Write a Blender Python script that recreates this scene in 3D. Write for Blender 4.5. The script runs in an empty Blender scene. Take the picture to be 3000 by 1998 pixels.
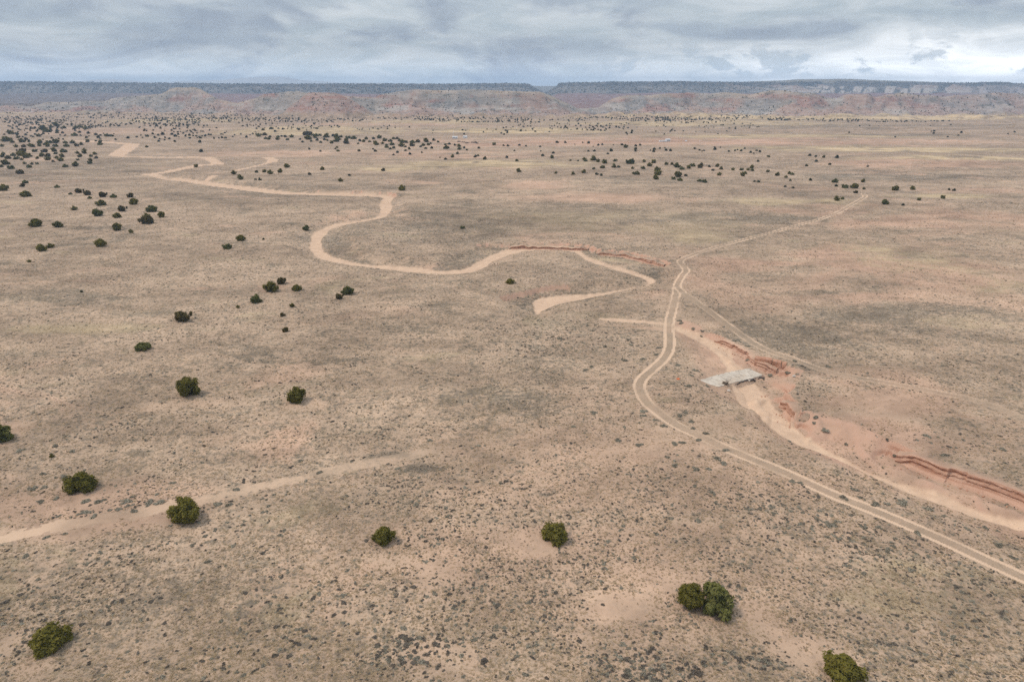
import bpy, bmesh, math, random
import numpy as np
from mathutils import Vector

# ------------------------------------------------------------------ scene, camera, light
scene = bpy.context.scene
col = scene.collection
R = math.radians
CAM_Z = 80.0
HAZE = 0.90e-4
PITCH = math.atan(739.0 / 2000.0)
SP, CP = math.sin(PITCH), math.cos(PITCH)

cam_data = bpy.data.cameras.new('camera')
cam_data.lens = 24.0
cam_data.sensor_width = 36.0
cam_data.clip_start = 0.5
cam_data.clip_end = 90000.0
cam = bpy.data.objects.new('camera', cam_data)
cam.location = (0, 0, CAM_Z)
cam.rotation_euler = (R(90) - PITCH, 0, 0)
col.objects.link(cam)
scene.camera = cam

SUN_EL, SUN_AZ = R(54), R(-88)      # azimuth measured from +Y towards +X
world = bpy.data.worlds.new('World')
scene.world = world
world.use_nodes = True

sun_data = bpy.data.lights.new('sun', 'SUN')
sun_data.energy = 1.5
sun_data.angle = R(10)
sun_data.color = (1.0, 0.89, 0.77)
sun = bpy.data.objects.new('sun', sun_data)
sun_dir = Vector((math.cos(SUN_EL) * math.sin(SUN_AZ), math.cos(SUN_EL) * math.cos(SUN_AZ), math.sin(SUN_EL)))
sun.rotation_euler = sun_dir.to_track_quat('Z', 'Y').to_euler()
sun.location = (0, 0, 500)
col.objects.link(sun)

scene.view_settings.view_transform = 'Standard'
scene.view_settings.look = 'None'
scene.view_settings.gamma = 1.0
scene.view_settings.exposure = 0.66
scene.view_settings.use_curve_mapping = False
scene.cycles.use_denoising = False
scene.cycles.denoising_input_passes = 'RGB_ALBEDO_NORMAL'
scene.cycles.max_bounces = 5
scene.cycles.diffuse_bounces = 3
scene.cycles.volume_bounces = 0
scene.cycles.use_adaptive_sampling = True
scene.cycles.adaptive_threshold = 0.014


class NB:
    """small node-tree builder"""
    def __init__(self, tree):
        self.t = tree
        tree.nodes.clear()

    def n(self, kind, **kw):
        nd = self.t.nodes.new(kind)
        ins = kw.pop('ins', {})
        for k, v in kw.items():
            setattr(nd, k, v)
        for k, v in ins.items():
            self.put(nd.inputs[k], v)
        return nd

    def put(self, sock, v):
        if hasattr(v, 'is_linked') or hasattr(v, 'links'):
            self.t.links.new(v, sock)
        else:
            if hasattr(sock.default_value, '__len__') and not hasattr(v, '__len__'):
                v = [v] * len(sock.default_value)
            elif hasattr(sock.default_value, '__len__') and len(sock.default_value) == 4 and len(v) == 3:
                v = tuple(v) + (1.0,)
            sock.default_value = v

    def math(self, op, a, b=0.0, c=0.0, clamp=False):
        nd = self.n('ShaderNodeMath', operation=op, use_clamp=clamp)
        self.put(nd.inputs[0], a)
        self.put(nd.inputs[1], b)
        if len(nd.inputs) > 2:
            self.put(nd.inputs[2], c)
        return nd.outputs[0]

    def step(self, v, lo, hi):
        nd = self.n('ShaderNodeMapRange', interpolation_type='SMOOTHSTEP')
        self.put(nd.inputs[0], v)
        self.put(nd.inputs[1], lo)
        self.put(nd.inputs[2], hi)
        nd.inputs[3].default_value = 0.0
        nd.inputs[4].default_value = 1.0
        return nd.outputs[0]

    def mix(self, f, a, b):
        nd = self.n('ShaderNodeMix', data_type='RGBA')
        self.put(nd.inputs[0], f)
        self.put(nd.inputs[6], a)
        self.put(nd.inputs[7], b)
        return nd.outputs[2]

    def noise(self, vec, scale, detail=3.0, rough=0.55, dist=0.0):
        nd = self.n('ShaderNodeTexNoise', noise_dimensions='3D')
        if vec is not None:
            self.put(nd.inputs['Vector'], vec)
        nd.inputs['Scale'].default_value = scale
        nd.inputs['Detail'].default_value = detail
        nd.inputs['Roughness'].default_value = rough
        nd.inputs['Distortion'].default_value = dist
        return nd.outputs[0]

    def vscale(self, vec, s):
        nd = self.n('ShaderNodeVectorMath', operation='MULTIPLY')
        self.put(nd.inputs[0], vec)
        nd.inputs[1].default_value = s
        return nd.outputs[0]


# ------------------------------------------------------------------ sky: a thick broken overcast over a clear sky
b = NB(world.node_tree)
sky = b.n('ShaderNodeTexSky', sky_type='NISHITA', sun_disc=False, sun_elevation=SUN_EL, sun_rotation=SUN_AZ)
sky.air_density = 1.2
sky.dust_density = 1.5
geo = b.n('ShaderNodeTexCoord')
d = geo.outputs['Generated']
sep = b.n('ShaderNodeSeparateXYZ', ins={0: d})
dx, dy_, dz = sep.outputs[0], sep.outputs[1], sep.outputs[2]
az = b.math('ARCTAN2', dx, dy_)                 # 0 ahead, + to the east side
n1 = b.noise(b.vscale(d, (1.0, 1.0, 3.4)), 4.6, 9.0, 0.56, 0.55)      # broad cloud decks
n2 = b.noise(b.vscale(d, (1.0, 1.0, 2.1)), 16.0, 7.0, 0.58, 0.25)     # ragged scud
n3 = b.noise(b.vscale(d, (1.0, 1.0, 5.0)), 9.0, 7.0, 0.60, 0.6)       # thin streaks
west = b.step(az, 0.10, -0.60)
heavy = b.math('MULTIPLY', west, b.step(dz, 0.025, 0.085))
east = b.step(az, 0.08, 0.60)
low = b.math('MULTIPLY', east, b.step(b.math('ADD', dz, b.math('MULTIPLY', b.math('SUBTRACT', n1, 0.5), 0.10)), 0.085, 0.035))
base_c = b.mix(b.step(n3, 0.30, 0.70), (0.55, 0.625, 0.675), (0.80, 0.845, 0.87))
deck = b.step(b.math('ADD', n1, b.math('ADD', b.math('MULTIPLY', heavy, 0.17), b.math('MULTIPLY', low, -0.16))), 0.47, 0.64)
c1 = b.mix(b.math('MULTIPLY', deck, 0.88), base_c, b.mix(b.step(n2, 0.30, 0.70), (0.35, 0.405, 0.50), (0.50, 0.565, 0.64)))
c1 = b.mix(b.math('MULTIPLY', low, 0.92), c1, b.mix(b.step(n3, 0.35, 0.65), (1.2, 1.23, 1.24), (1.7, 1.7, 1.68)))
scud = b.math('MULTIPLY', b.step(n2, 0.53, 0.60), b.math('MULTIPLY', b.step(az, -0.05, 0.25), b.step(dz, 0.085, 0.02)))
c1 = b.mix(b.math('MULTIPLY', b.math('MULTIPLY', scud, b.step(dz, 0.010, 0.022)), 0.8), c1, (0.52, 0.60, 0.67))
glow = b.math('MULTIPLY', b.step(dz, 0.055, 0.0), 1.05)          # pale light over the horizon
up = b.math('ADD', b.math('MULTIPLY_ADD', b.math('MAXIMUM', dz, 0.0), 1.15, 1.0), glow)   # overcast skies brighten to the zenith
clouds = b.n('ShaderNodeVectorMath', operation='SCALE', ins={0: c1, 3: up}).outputs[0]
clear = b.n('ShaderNodeVectorMath', operation='SCALE', ins={0: sky.outputs[0], 3: 0.08}).outputs[0]
bg = b.n('ShaderNodeBackground', ins={0: b.mix(0.10, clouds, clear), 1: 0.53})
wo = b.n('ShaderNodeOutputWorld')
world.node_tree.links.new(bg.outputs[0], wo.inputs[0])


# ------------------------------------------------------------------ numeric helpers
rng = np.random.default_rng(11)


def sstep(v, lo, hi):
    t = np.clip((v - lo) / (hi - lo), 0, 1)
    return t * t * (3 - 2 * t)


def _hash(ix, iy, seed):
    h = (ix.astype(np.int64) * 374761393 + iy.astype(np.int64) * 668265263 + seed * 1274126177) & 0xFFFFFFFF
    h = ((h ^ (h >> 13)) * 1274126177) & 0xFFFFFFFF
    h = h ^ (h >> 16)
    return (h & 0xFFFF) / 32767.5 - 1.0


def vnoise(x, y, seed=0):
    ix, iy = np.floor(x), np.floor(y)
    fx, fy = x - ix, y - iy
    ux, uy = fx * fx * fx * (fx * (fx * 6 - 15) + 10), fy * fy * fy * (fy * (fy * 6 - 15) + 10)
    a, b_ = _hash(ix, iy, seed), _hash(ix + 1, iy, seed)
    c, d_ = _hash(ix, iy + 1, seed), _hash(ix + 1, iy + 1, seed)
    return (a + (b_ - a) * ux) * (1 - uy) + (c + (d_ - c) * ux) * uy


def fbm(x, y, octs=4, seed=0, gain=0.5, rot=0.55):
    s, amp, tot = 0.0, 1.0, 0.0
    for o in range(octs):
        a = rot * (1 + 1.3 * o)                    # turn every octave so that the lattice never shows
        ca, sa = math.cos(a), math.sin(a)
        s = s + amp * vnoise((x * ca - y * sa) * 2 ** o + 17.3 * o, (x * sa + y * ca) * 2 ** o - 9.1 * o, seed + o)
        tot += amp
        amp *= gain
    return s / tot


def unproj(px, py, z=0.0):
    """point on the level plane z that a photo pixel looks at"""
    px, py = np.asarray(px, float), np.asarray(py, float)
    v = (999 - py) / 2000
    t = (CAM_Z - z) / np.maximum(SP - v * CP, 1e-4)
    return (px - 1500) / 2000 * t, t * (CP + v * SP)


def zcam(py, Y):
    v = (999 - py) / 2000
    return CAM_Z + Y / (CP + v * SP) * (-SP + v * CP)


def toworld(pts, z=0.0):
    a = np.array(pts, float)
    return np.stack(unproj(a[:, 0], a[:, 1], z), 1)


def reg(x0, y0, s, pts):
    return [(x0 + X / s, y0 + Y / s) for X, Y in pts]


def seg_dist(P, a, b_):
    ab = b_ - a
    L = max((ab ** 2).sum(), 1e-9)
    t = np.clip(((P - a) @ ab) / L, 0, 1)
    q = P - a - t[:, None] * ab
    return np.sqrt((q ** 2).sum(1)), t, (ab[0] * (P[:, 1] - a[1]) - ab[1] * (P[:, 0] - a[0])) / math.sqrt(L)


def poly_sdf(P, poly, pad=30.0):
    out = np.full(len(P), pad)
    lo, hi = poly.min(0) - pad, poly.max(0) + pad
    m = ((P >= lo) & (P <= hi)).all(1)
    Q = P[m]
    dmin = np.full(len(Q), 1e9)
    ins = np.zeros(len(Q), bool)
    n = len(poly)
    for i in range(n):
        a, c = poly[i], poly[(i + 1) % n]
        dd = seg_dist(Q, a, c)[0]
        dmin = np.minimum(dmin, dd)
        if a[1] != c[1]:
            cross = ((a[1] > Q[:, 1]) != (c[1] > Q[:, 1])) & (Q[:, 0] < (c[0] - a[0]) * (Q[:, 1] - a[1]) / (c[1] - a[1]) + a[0])
            ins ^= cross
    out[m] = np.minimum(np.where(ins, -dmin, dmin), pad)
    return out


def line_dist(P, pts, pad=30.0, vals=None):
    """distance, signed lateral offset and interpolated value along a polyline"""
    out, lat, val = np.full(len(P), pad), np.full(len(P), pad), np.zeros(len(P))
    lo, hi = pts.min(0) - pad, pts.max(0) + pad
    idx = np.nonzero(((P >= lo) & (P <= hi)).all(1))[0]
    Q = P[idx]
    bd, bl, bv = np.full(len(Q), pad), np.full(len(Q), pad), np.zeros(len(Q))
    for i in range(len(pts) - 1):
        dd, t, s = seg_dist(Q, pts[i], pts[i + 1])
        m = dd < bd
        bd[m] = dd[m]
        bl[m] = s[m]
        if vals is not None:
            bv[m] = vals[i] + (vals[i + 1] - vals[i]) * t[m]
    out[idx], lat[idx], val[idx] = bd, bl, bv
    return out, lat, val


def smooth_line(p, it=2):
    p = np.array(p, float)
    for _ in range(it):
        q = [p[0]]
        for i in range(len(p) - 1):
            q += [p[i] * .75 + p[i + 1] * .25, p[i] * .25 + p[i + 1] * .75]
        q.append(p[-1])
        p = np.array(q)
    return p


# ------------------------------------------------------------------ plan of the place
r2 = lambda p: reg(500, 350, 3.136, p)
r3 = lambda p: reg(1200, 350, 3.136, p)
rR = lambda p: reg(1400, 700, 3.136, p)
rS = lambda p: reg(1950, 850, 3.92, p)
r6 = lambda p: reg(2200, 1200, 2.904, p)

BED1 = (r2([(0, 536), (240, 560), (500, 602), (800, 630), (1050, 666), (1300, 680), (1700, 686), (2065, 702), (2020, 765), (2035, 820), (1985, 890),
            (1910, 918), (1700, 957), (1500, 992), (1430, 1042), (1385, 1100), (1372, 1170), (1405, 1222), (1500, 1272), (1650, 1312), (1800, 1337),
            (2000, 1347), (2350, 1375)])
        + r3([(250, 1395), (450, 1394), (540, 1368), (640, 1308), (740, 1258), (850, 1203), (930, 1189), (1150, 1184), (1400, 1190), (1560, 1204),
              (1600, 1240), (1650, 1275), (1850, 1340), (2050, 1400), (2200, 1450), (2275, 1490)])
        + rR([(1600, 427), (1450, 457), (1250, 487), (1000, 516), (800, 521), (600, 540), (500, 575), (508, 632), (530, 692), (556, 702), (606, 650),
              (720, 602), (850, 578), (1000, 549), (1300, 486), (1540, 438), (1560, 395), (1480, 352), (1300, 298), (1150, 254), (1000, 206), (930, 155)])
        + r3([(1500, 1214), (1300, 1202), (1100, 1210), (960, 1233), (850, 1273), (740, 1323), (640, 1383), (560, 1416), (450, 1426), (200, 1426), (0, 1411)])
        + r2([(2100, 1396), (1900, 1372), (1700, 1352), (1500, 1316), (1350, 1276), (1282, 1202), (1280, 1130), (1300, 1050), (1380, 1016), (1480, 968),
              (1650, 941), (1860, 916), (1925, 880), (1940, 830), (1900, 780), (1990, 716), (1700, 714), (1300, 706), (1000, 695), (700, 660), (450, 628),
              (240, 594), (0, 557)]))
BED2 = (rR([(1090, 775), (1300, 780), (1550, 800), (1730, 820), (1900, 850), (2100, 920), (2250, 980), (2352, 1080)])
        + rS([(760, 790), (830, 880), (880, 905), (960, 990), (1000, 1080), (1100, 1180), (1200, 1300), (1300, 1420), (1440, 1560)])
        + r6([(480, 260), (620, 340), (750, 410), (900, 490), (1030, 560), (1200, 620), (1350, 660), (1600, 730), (1800, 820), (2000, 900), (2323, 990),
              (2800, 1150), (2800, 1225), (2323, 1055), (1900, 925), (1700, 845), (1450, 765), (1300, 705), (1150, 625), (950, 562), (850, 502), (700, 432),
              (550, 362), (350, 292), (150, 152), (0, 12)])
        + rS([(960, 1450), (850, 1330), (770, 1200), (755, 1090), (700, 1010), (710, 945), (680, 880), (600, 780), (480, 680), (300, 570), (60, 477)])
        + rR([(1740, 844), (1600, 829), (1400, 814), (1150, 799)]))
# benches inside the arroyo (top-of-bank outline)
TERR = [
    r2([(1300, 1040), (1440, 1005), (1640, 1000), (1700, 1090), (1740, 1200), (1870, 1275), (2100, 1325), (2350, 1365), (2350, 1400), (1800, 1345), (1400, 1230)]),
    r3([(0, 1365), (150, 1330), (330, 1250), (500, 1190), (620, 1155), (880, 1148), (1260, 1143), (1640, 1163), (1700, 1203), (1900, 1213), (2100, 1248),
        (2220, 1288), (2350, 1310), (2420, 1390), (2300, 1480), (2050, 1400), (1600, 1240), (1400, 1195), (900, 1200), (600, 1340), (400, 1400), (0, 1390)]),
    rR([(230, 545), (320, 518), (480, 490), (580, 458), (760, 432), (1000, 440), (1400, 425), (1560, 400), (1550, 430), (1000, 525), (560, 690), (480, 680), (300, 600)]),
    r2([(1600, 905), (1925, 838), (1925, 880), (1860, 918), (1500, 968)]),
]
VALLEY2 = ([(1750, 950), (1860, 948), (1952, 955), (1978, 938), (2010, 935), (2060, 960), (2095, 985), (2136, 1003), (2190, 1034), (2202, 1051), (2231, 1062), (2278, 1072),
            (2352, 1078), (2340, 1104), (2300, 1140), (2291, 1164), (2318, 1179), (2324, 1222), (2380, 1215), (2438, 1190), (2420, 1213), (2475, 1227), (2544, 1252), (2630, 1313),
            (2682, 1334), (2803, 1382), (2889, 1403), (3000, 1448), (3200, 1545), (3200, 1720), (3000, 1623), (2820, 1540), (2682, 1488), (2527, 1416), (2441, 1368),
            (2286, 1306), (2200, 1256), (2172, 1228), (2152, 1194), (2120, 1172), (2060, 1150), (2030, 1122), (2022, 1080), (1985, 1000), (1950, 973), (1846, 962), (1750, 955)])
CLIFFS = [r2([(1500, 655), (1700, 660), (1900, 672), (2095, 688)]),
          r3([(880, 1150), (1260, 1145), (1640, 1165), (1640, 1190)]),
          r3([(1700, 1205), (1900, 1215), (2100, 1250), (2220, 1290), (2340, 1312)]),
          rR([(230, 548), (320, 522), (480, 492), (580, 458), (760, 432)]),
          rS([(560, 540), (730, 600), (940, 720), (990, 790), (1100, 830), (1280, 870)]),
          rS([(1330, 1230), (1440, 1290), (1460, 1470)]),
          rS([(1030, 1060), (1200, 1060), (1330, 1100)]),
          r6([(1250, 340), (1400, 385), (1750, 525), (2000, 585), (2323, 715), (2900, 960)]),
          r2([(450, 325), (850, 330), (1045, 375)])]
SLAB = rS([(392, 1030), (560, 982), (720, 942), (900, 907), (962, 897), (1005, 922), (1112, 972), (1040, 1000), (780, 1062), (600, 1108), (480, 1072)])

ROADS = {   # pixel path, half width (m), strength along the path
    'dirt_road': ([(3200, 1780), (3000, 1691), (2854, 1624), (2751, 1576), (2648, 1531), (2544, 1487), (2441, 1448), (2303, 1383), (2200, 1342), (2150, 1321), (2101, 1300),
                   (2054, 1277), (1990, 1249), (1942, 1217), (1897, 1182), (1877, 1150), (1872, 1124), (1885, 1102), (1917, 1076), (1945, 1051), (1960, 1025), (1963, 997),
                   (1960, 965), (1961, 939), (1971, 904), (1980, 866), (1985, 828), (1996, 808), (2014, 793), (1999, 777), (1991, 765), (2006, 755), (2029, 747),
                   (2105, 721), (2169, 704), (2249, 685), (2328, 662), (2392, 646), (2456, 623), (2488, 604), (2520, 586), (2537, 576), (2531, 570), (2515, 566)],
                  1.7, [1.0]),
    'two_track_path': ([(1984, 840), (2001, 858), (2034, 878), (2072, 906), (2108, 934), (2154, 967), (2192, 995), (2231, 1018), (2269, 1034), (2320, 1049), (2371, 1069), (2422, 1088),
                        (2460, 1096), (2540, 1111), (2630, 1126), (2750, 1150), (2840, 1168), (2914, 1192), (3000, 1225), (3150, 1290)], 1.5, [1, 1, .9, .8, .7]),
    'sandy_track': ([(-150, 1620), (0, 1575), (159, 1543), (287, 1522), (415, 1500), (510, 1482), (606, 1462), (749, 1432), (828, 1411), (955, 1380), (1051, 1360), (1178, 1338), (1274, 1319),
                     (1449, 1281), (1528, 1258), (1623, 1233), (1719, 1211), (1815, 1188), (1872, 1166)], 1.6, [.8, .85, .8, .78, .7, .58, .46, .34, .2, .12]),
    'footpath': ([(-60, 640), (0, 626), (77, 608), (140, 597), (204, 585), (255, 579), (344, 570), (408, 560), (472, 544), (497, 540), (561, 537)], 1.4, [.4, .5, .25, .55, .55]),
    'footpath.001': ([(2335, 489), (2325, 493), (2300, 499)], 3.0, [.8]),
    'footpath.002': ([(2468, 559), (2461, 551), (2460, 546)], 2.4, [.7]),
}
FARBED = [([(133, 404), (150, 399), (172, 395)], 8.0), ([(133, 404), (200, 412), (300, 417), (390, 422)], 8.0),
          ([(388, 422), (368, 438), (340, 454)], 10.0), ([(345, 456), (383, 460), (490, 461), (600, 460), (622, 470), (640, 480)], 6.0),
          ([(640, 481), (600, 483), (569, 487), (500, 503), (436, 511)], 5.5), ([(436, 511), (485, 520), (505, 526)], 6.0),
          ([(785, 462), (802, 470), (796, 476)], 6.0), ([(796, 476), (723, 493), (690, 501)], 2.6), ([(628, 516), (577, 532)], 3.0)]

# ground cover: (px, py, rx, ry, weight)
BARE = [(1560, 1600, 110, 50, 1), (1830, 1790, 100, 45, .9), (1920, 1700, 120, 40, .5), (2250, 1830, 80, 70, .6), (2400, 1920, 130, 60, .6), (1800, 1330, 110, 30, .5),
        (1150, 1650, 90, 25, .7), (1280, 1650, 100, 60, .4), (1350, 1930, 150, 60, .5), (900, 1185, 70, 18, .7), (600, 1180, 120, 14, .5), (440, 1195, 90, 14, .5),
        (250, 1475, 120, 35, .6), (40, 1260, 50, 30, .7), (20, 1900, 40, 60, .6), (100, 1960, 60, 40, .5), (2560, 1190, 130, 45, .9), (2690, 1290, 90, 30, .8),
        (330, 1535, 130, 22, 1), (130, 1560, 160, 26, .8), (470, 1528, 70, 18, .8), (2060, 945, 60, 20, .5), (560, 1560, 60, 12, .4), (2100, 1250, 120, 30, .35),
        (620, 735, 30, 6, .5), (1960, 890, 40, 40, .3), (1940, 1290, 120, 40, .35), (2480, 1255, 60, 30, .8), (2800, 1400, 160, 14, .7)]
PINK = [(2500, 800, 500, 90, .8), (2650, 640, 400, 40, .8), (2200, 850, 200, 60, .6), (1560, 545, 150, 15, .6), (1760, 580, 250, 18, .6), (2000, 418, 900, 13, 1.0), (2500, 415, 500, 10, .7),
        (2700, 485, 300, 14, .8), (1350, 455, 350, 14, .6), (2600, 1150, 250, 90, .6), (2550, 1280, 200, 70, .8), (2850, 560, 200, 8, .6), (1100, 365, 300, 8, .6), (1900, 1500, 900, 400, .35),
        (300, 1500, 400, 90, .5), (2900, 880, 250, 60, .4), (350, 385, 300, 12, .4), (800, 450, 250, 12, .6)]
STRAW = [(1500, 383, 300, 10, 1), (1250, 360, 250, 6, .9), (2400, 345, 700, 9, 1), (2600, 442, 500, 12, 1), (2800, 472, 300, 7, 1), (1450, 485, 300, 14, .9), (1150, 495, 200, 10, .7), (2300, 592, 250, 12, .7),
         (2800, 575, 200, 8, .8), (2650, 760, 250, 50, .7), (2050, 690, 150, 30, .6), (2900, 830, 120, 40, .6), (500, 355, 250, 8, .8), (900, 385, 300, 14, .8), (250, 960, 250, 20, .6),
         (450, 915, 100, 8, .6), (2000, 362, 500, 8, .8), (2250, 400, 500, 6, .8), (250, 312, 300, 6, .7), (1800, 650, 400, 40, .35), (150, 330, 250, 8, .7)]
DARK = [(2700, 930, 350, 60, .7), (2350, 990, 150, 60, .6), (1350, 650, 250, 70, .5), (2150, 640, 250, 25, .7), (1950, 530, 250, 15, .5), (2600, 520, 350, 12, .7), (1700, 620, 200, 40, .4),
        (1540, 1190, 150, 60, .4), (1235, 1370, 65, 16, 1.0), (1150, 1330, 70, 12, .9), (1610, 1442, 40, 13, .8), (530, 1855, 30, 16, .8), (280, 1975, 40, 16, .6), (2620, 1165, 45, 22, 1.0),
        (500, 1750, 400, 120, .3), (2500, 370, 600, 6, .6), (2650, 395, 300, 5, .7), (700, 560, 500, 40, .3), (150, 500, 300, 40, .4), (1040, 680, 60, 20, .5), (1620, 1060, 200, 60, .3)]
SAGE = [(1200, 690, 150, 50, 1), (1100, 640, 120, 20, .6), (1650, 800, 180, 40, .9), (1650, 1000, 280, 80, 1.0), (1250, 850, 150, 40, .8), (700, 700, 300, 60, .5), (500, 800, 400, 60, .7),
        (250, 700, 300, 40, .5), (900, 620, 250, 30, .7), (1900, 900, 100, 50, .5), (2100, 880, 120, 40, .7), (2060, 1160, 100, 60, .7), (2300, 1500, 250, 90, .8), (2550, 1600, 200, 60, .6),
        (300, 1500, 170, 50, .8), (1250, 1920, 200, 70, .9), (1900, 1960, 250, 60, 1), (2250, 1930, 200, 60, .8), (2700, 1900, 200, 60, .5), (2600, 520, 300, 15, .6), (560, 480, 200, 10, .6),
        (2000, 1240, 130, 60, .6), (800, 560, 300, 15, .6), (200, 900, 250, 60, .4), (2050, 600, 250, 30, .5), (2700, 820, 250, 60, .5)]


def blob(X, Y, specs, seed):
    """soft ragged patches on the ground, each centred where the photo shows it"""
    out = np.zeros(X.shape)
    wx = fbm(X / 22, Y / 22, 4, seed) * 0.55
    wy = fbm(X / 22, Y / 22, 4, seed + 50) * 0.55
    for px, py, rx, ry, w in specs:
        cx, cy = unproj(px, py)
        ex = unproj(px + rx, py)[0] - cx
        y0, y1 = unproj(px, py + ry)[1], unproj(px, max(py - ry, 302))[1]
        ey = np.where(Y < cy, cy - y0, y1 - cy)
        q = np.sqrt(((X - cx) / ex + wx) ** 2 + ((Y - cy) / ey + wy) ** 2)
        out = np.maximum(out, w * (1 - sstep(q, 0.45, 1.25)))
    return out


# ------------------------------------------------------------------ terrain grid
def ypix(py):
    return unproj(1500, py)[1]


rows = [-60, -20, 10, 30, 45, 55, 62]
rows += list(ypix(np.arange(2090, 452, -2.7)))
y = rows[-1]
while y < 1750:
    y += 10.0
    rows.append(y)
while y < 2700:
    y += 6.5
    rows.append(y)
while y < 4400:
    y += 55.0
    rows.append(y)
while y < 6300:
    y += 19.0
    rows.append(y)
while y < 10200:
    y += 130.0
    rows.append(y)
while y < 15000:
    y += 1200.0
    rows.append(y)
YR = np.array(rows)
HALF = 0.75 * (np.maximum(YR, 40) * CP + CAM_Z * SP)
SC = np.concatenate([-np.linspace(2.4, 1.08, 24, endpoint=False), np.linspace(-1.08, 1.08, 930), np.linspace(2.4, 1.08, 24, endpoint=False)[::-1]])
X = SC[None, :] * HALF[:, None]
Y = np.repeat(YR[:, None], len(SC), 1)
NR, NC = X.shape
P = np.stack([X.ravel(), Y.ravel()], 1)
near = Y.ravel() < 1150
PN = P[near]


def fill(vals, default):
    out = np.full(len(P), default, float)
    out[near] = vals
    return out.reshape(NR, NC)


D1, D2 = 2.7, 3.5
SLZ = [-1.0 - 1.25 * (px - 2050) / 184 for px, py in SLAB]
slab_w = np.array([np.stack(unproj(px, py, z_)) for (px, py), z_ in zip(SLAB, SLZ)])
slab_fit = np.linalg.lstsq(np.c_[slab_w, np.ones(len(slab_w))], np.array(SLZ), rcond=None)[0]
slab_top = lambda x, y: x * slab_fit[0] + y * slab_fit[1] + slab_fit[2]
sax = slab_w[6] - slab_w[0]
s_up = ((PN - slab_w[0]) @ np.array([-sax[1], sax[0]])) / np.linalg.norm(sax)
edge_n = fbm(PN[:, 0] / 5, PN[:, 1] / 5, 3, 3)
fine_n = fbm(PN[:, 0] / 1.3, PN[:, 1] / 1.3, 2, 5)
bed1 = poly_sdf(PN, smooth_line(toworld(BED1, -D1), 1)) + edge_n * 0.75 + 0.9 * fbm(PN[:, 0] / 17, PN[:, 1] / 17, 2, 8)
DU = 2.0                                                      # depth above the slab
b2w = np.array([np.stack(unproj(px, py, -(DU if py < 1098 else D2))) for px, py in BED2])
bed2 = poly_sdf(PN, smooth_line(b2w, 1)) + edge_n * 0.6
cliffd = np.full(len(PN), 30.0)
cside = np.zeros(len(PN))
for c in CLIFFS:
    cd_, cl_, _ = line_dist(PN, toworld(c))
    m = cd_ < cliffd
    cliffd[m], cside[m] = cd_[m], cl_[m]
ck = np.where(cside > 0, sstep(cliffd, 13, 22), sstep(cliffd, 2.2, 6.0))      # 0 beside a cut bank
jag = edge_n * (0.45 + 0.9 * ck) + fine_n * 0.35
reach = 2.5 + 11.3 * ck
valley1 = bed1 - reach
fA = np.clip(-(valley1 + jag) / np.maximum(reach - 0.3, 2.1), 0, 1)
terr = np.full(len(PN), 30.0)
for tpoly in TERR:
    terr = np.minimum(terr, poly_sdf(PN, smooth_line(toworld(tpoly, -0.6), 1)))
fB = np.clip(-(terr - 1.8 * (1 - ck) + jag) / (2.2 + 4.2 * ck), 0, 1)
f1 = np.maximum(fA, fB)
valley1 = np.minimum(valley1, terr)
valley2 = poly_sdf(PN, smooth_line(toworld(VALLEY2), 1))
ck1 = ck
ck2 = sstep(cliffd, 2.2, 7.0)
rill = 1 - np.abs(fbm(PN[:, 0] / 4.5, PN[:, 1] / 9.0, 3, 21))
w2 = 3.2 + 5.8 * ck2
f2 = np.clip(-(valley2 - 2.2 * (1 - ck2) + edge_n * (0.35 + 1.4 * ck2) + fine_n * 0.22) / w2, 0, 1)
ck = np.where(f2 > 0, ck2, ck1)
# ledges of harder silt in the cut banks
led = lambda f, k: np.where(f >= 1, 1.0, (np.floor(f * k) + sstep(f * k - np.floor(f * k), 0.25, 0.95)) / k)
f1s = np.where(ck < .5, f1, sstep(f1, 0, 1))
fw = np.clip(f2 + 0.05 * fine_n * (f2 > 0) * (f2 < 1), 0, 1)
f2s = ck2 * f2 ** 1.15 + (1 - ck2) * (0.60 * sstep(fw, 0.04, 0.36) + 0.05 * fw + 0.35 * sstep(fw, 0.60, 0.88))
zn = -(D1 - 0.35) * f1s
D2f = D2 - (D2 - DU) * sstep(s_up, 0.0, 7.0)
zn = np.minimum(zn, -(D2f - 0.4) * f2s + (rill - 0.75) * 0.9 * 4 * f2 * (1 - f2) * ck)
zn -= 0.35 * sstep(-bed1, -0.8, 0.8) * (f1 > 0.2) + 0.4 * sstep(-bed2, -0.8, 0.8) * (f2 > 0.2)
slabd = poly_sdf(PN, slab_w)
sfr = np.clip(((PN - slab_w[0]) @ (slab_w[6] - slab_w[0])) / ((slab_w[6] - slab_w[0]) ** 2).sum(), -0.3, 1.2)
upst = ((PN - slab_w[0]) @ np.array([-(slab_w[6] - slab_w[0])[1], (slab_w[6] - slab_w[0])[0]])) > 0
fillz = slab_top(PN[:, 0], PN[:, 1]) - 0.14 - np.where(upst | (sfr < 0.42), 0.10 + 0.25 * sstep(sfr, .2, .6) * ~upst, 1.6) * np.clip(slabd, 0, 20)
zn = np.where(slabd < 12, np.maximum(zn, fillz), zn)
zn = np.where(slabd < 6, np.minimum(zn, slab_top(PN[:, 0], PN[:, 1]) - 0.12 - 0.15 * sstep(-slabd, -.5, 1) + 0.22 * np.clip(slabd, 0, 9)), zn)
cutf = np.maximum(f1, f2)
bankz = (cutf > 0.03) & (cutf < 0.97)

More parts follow.
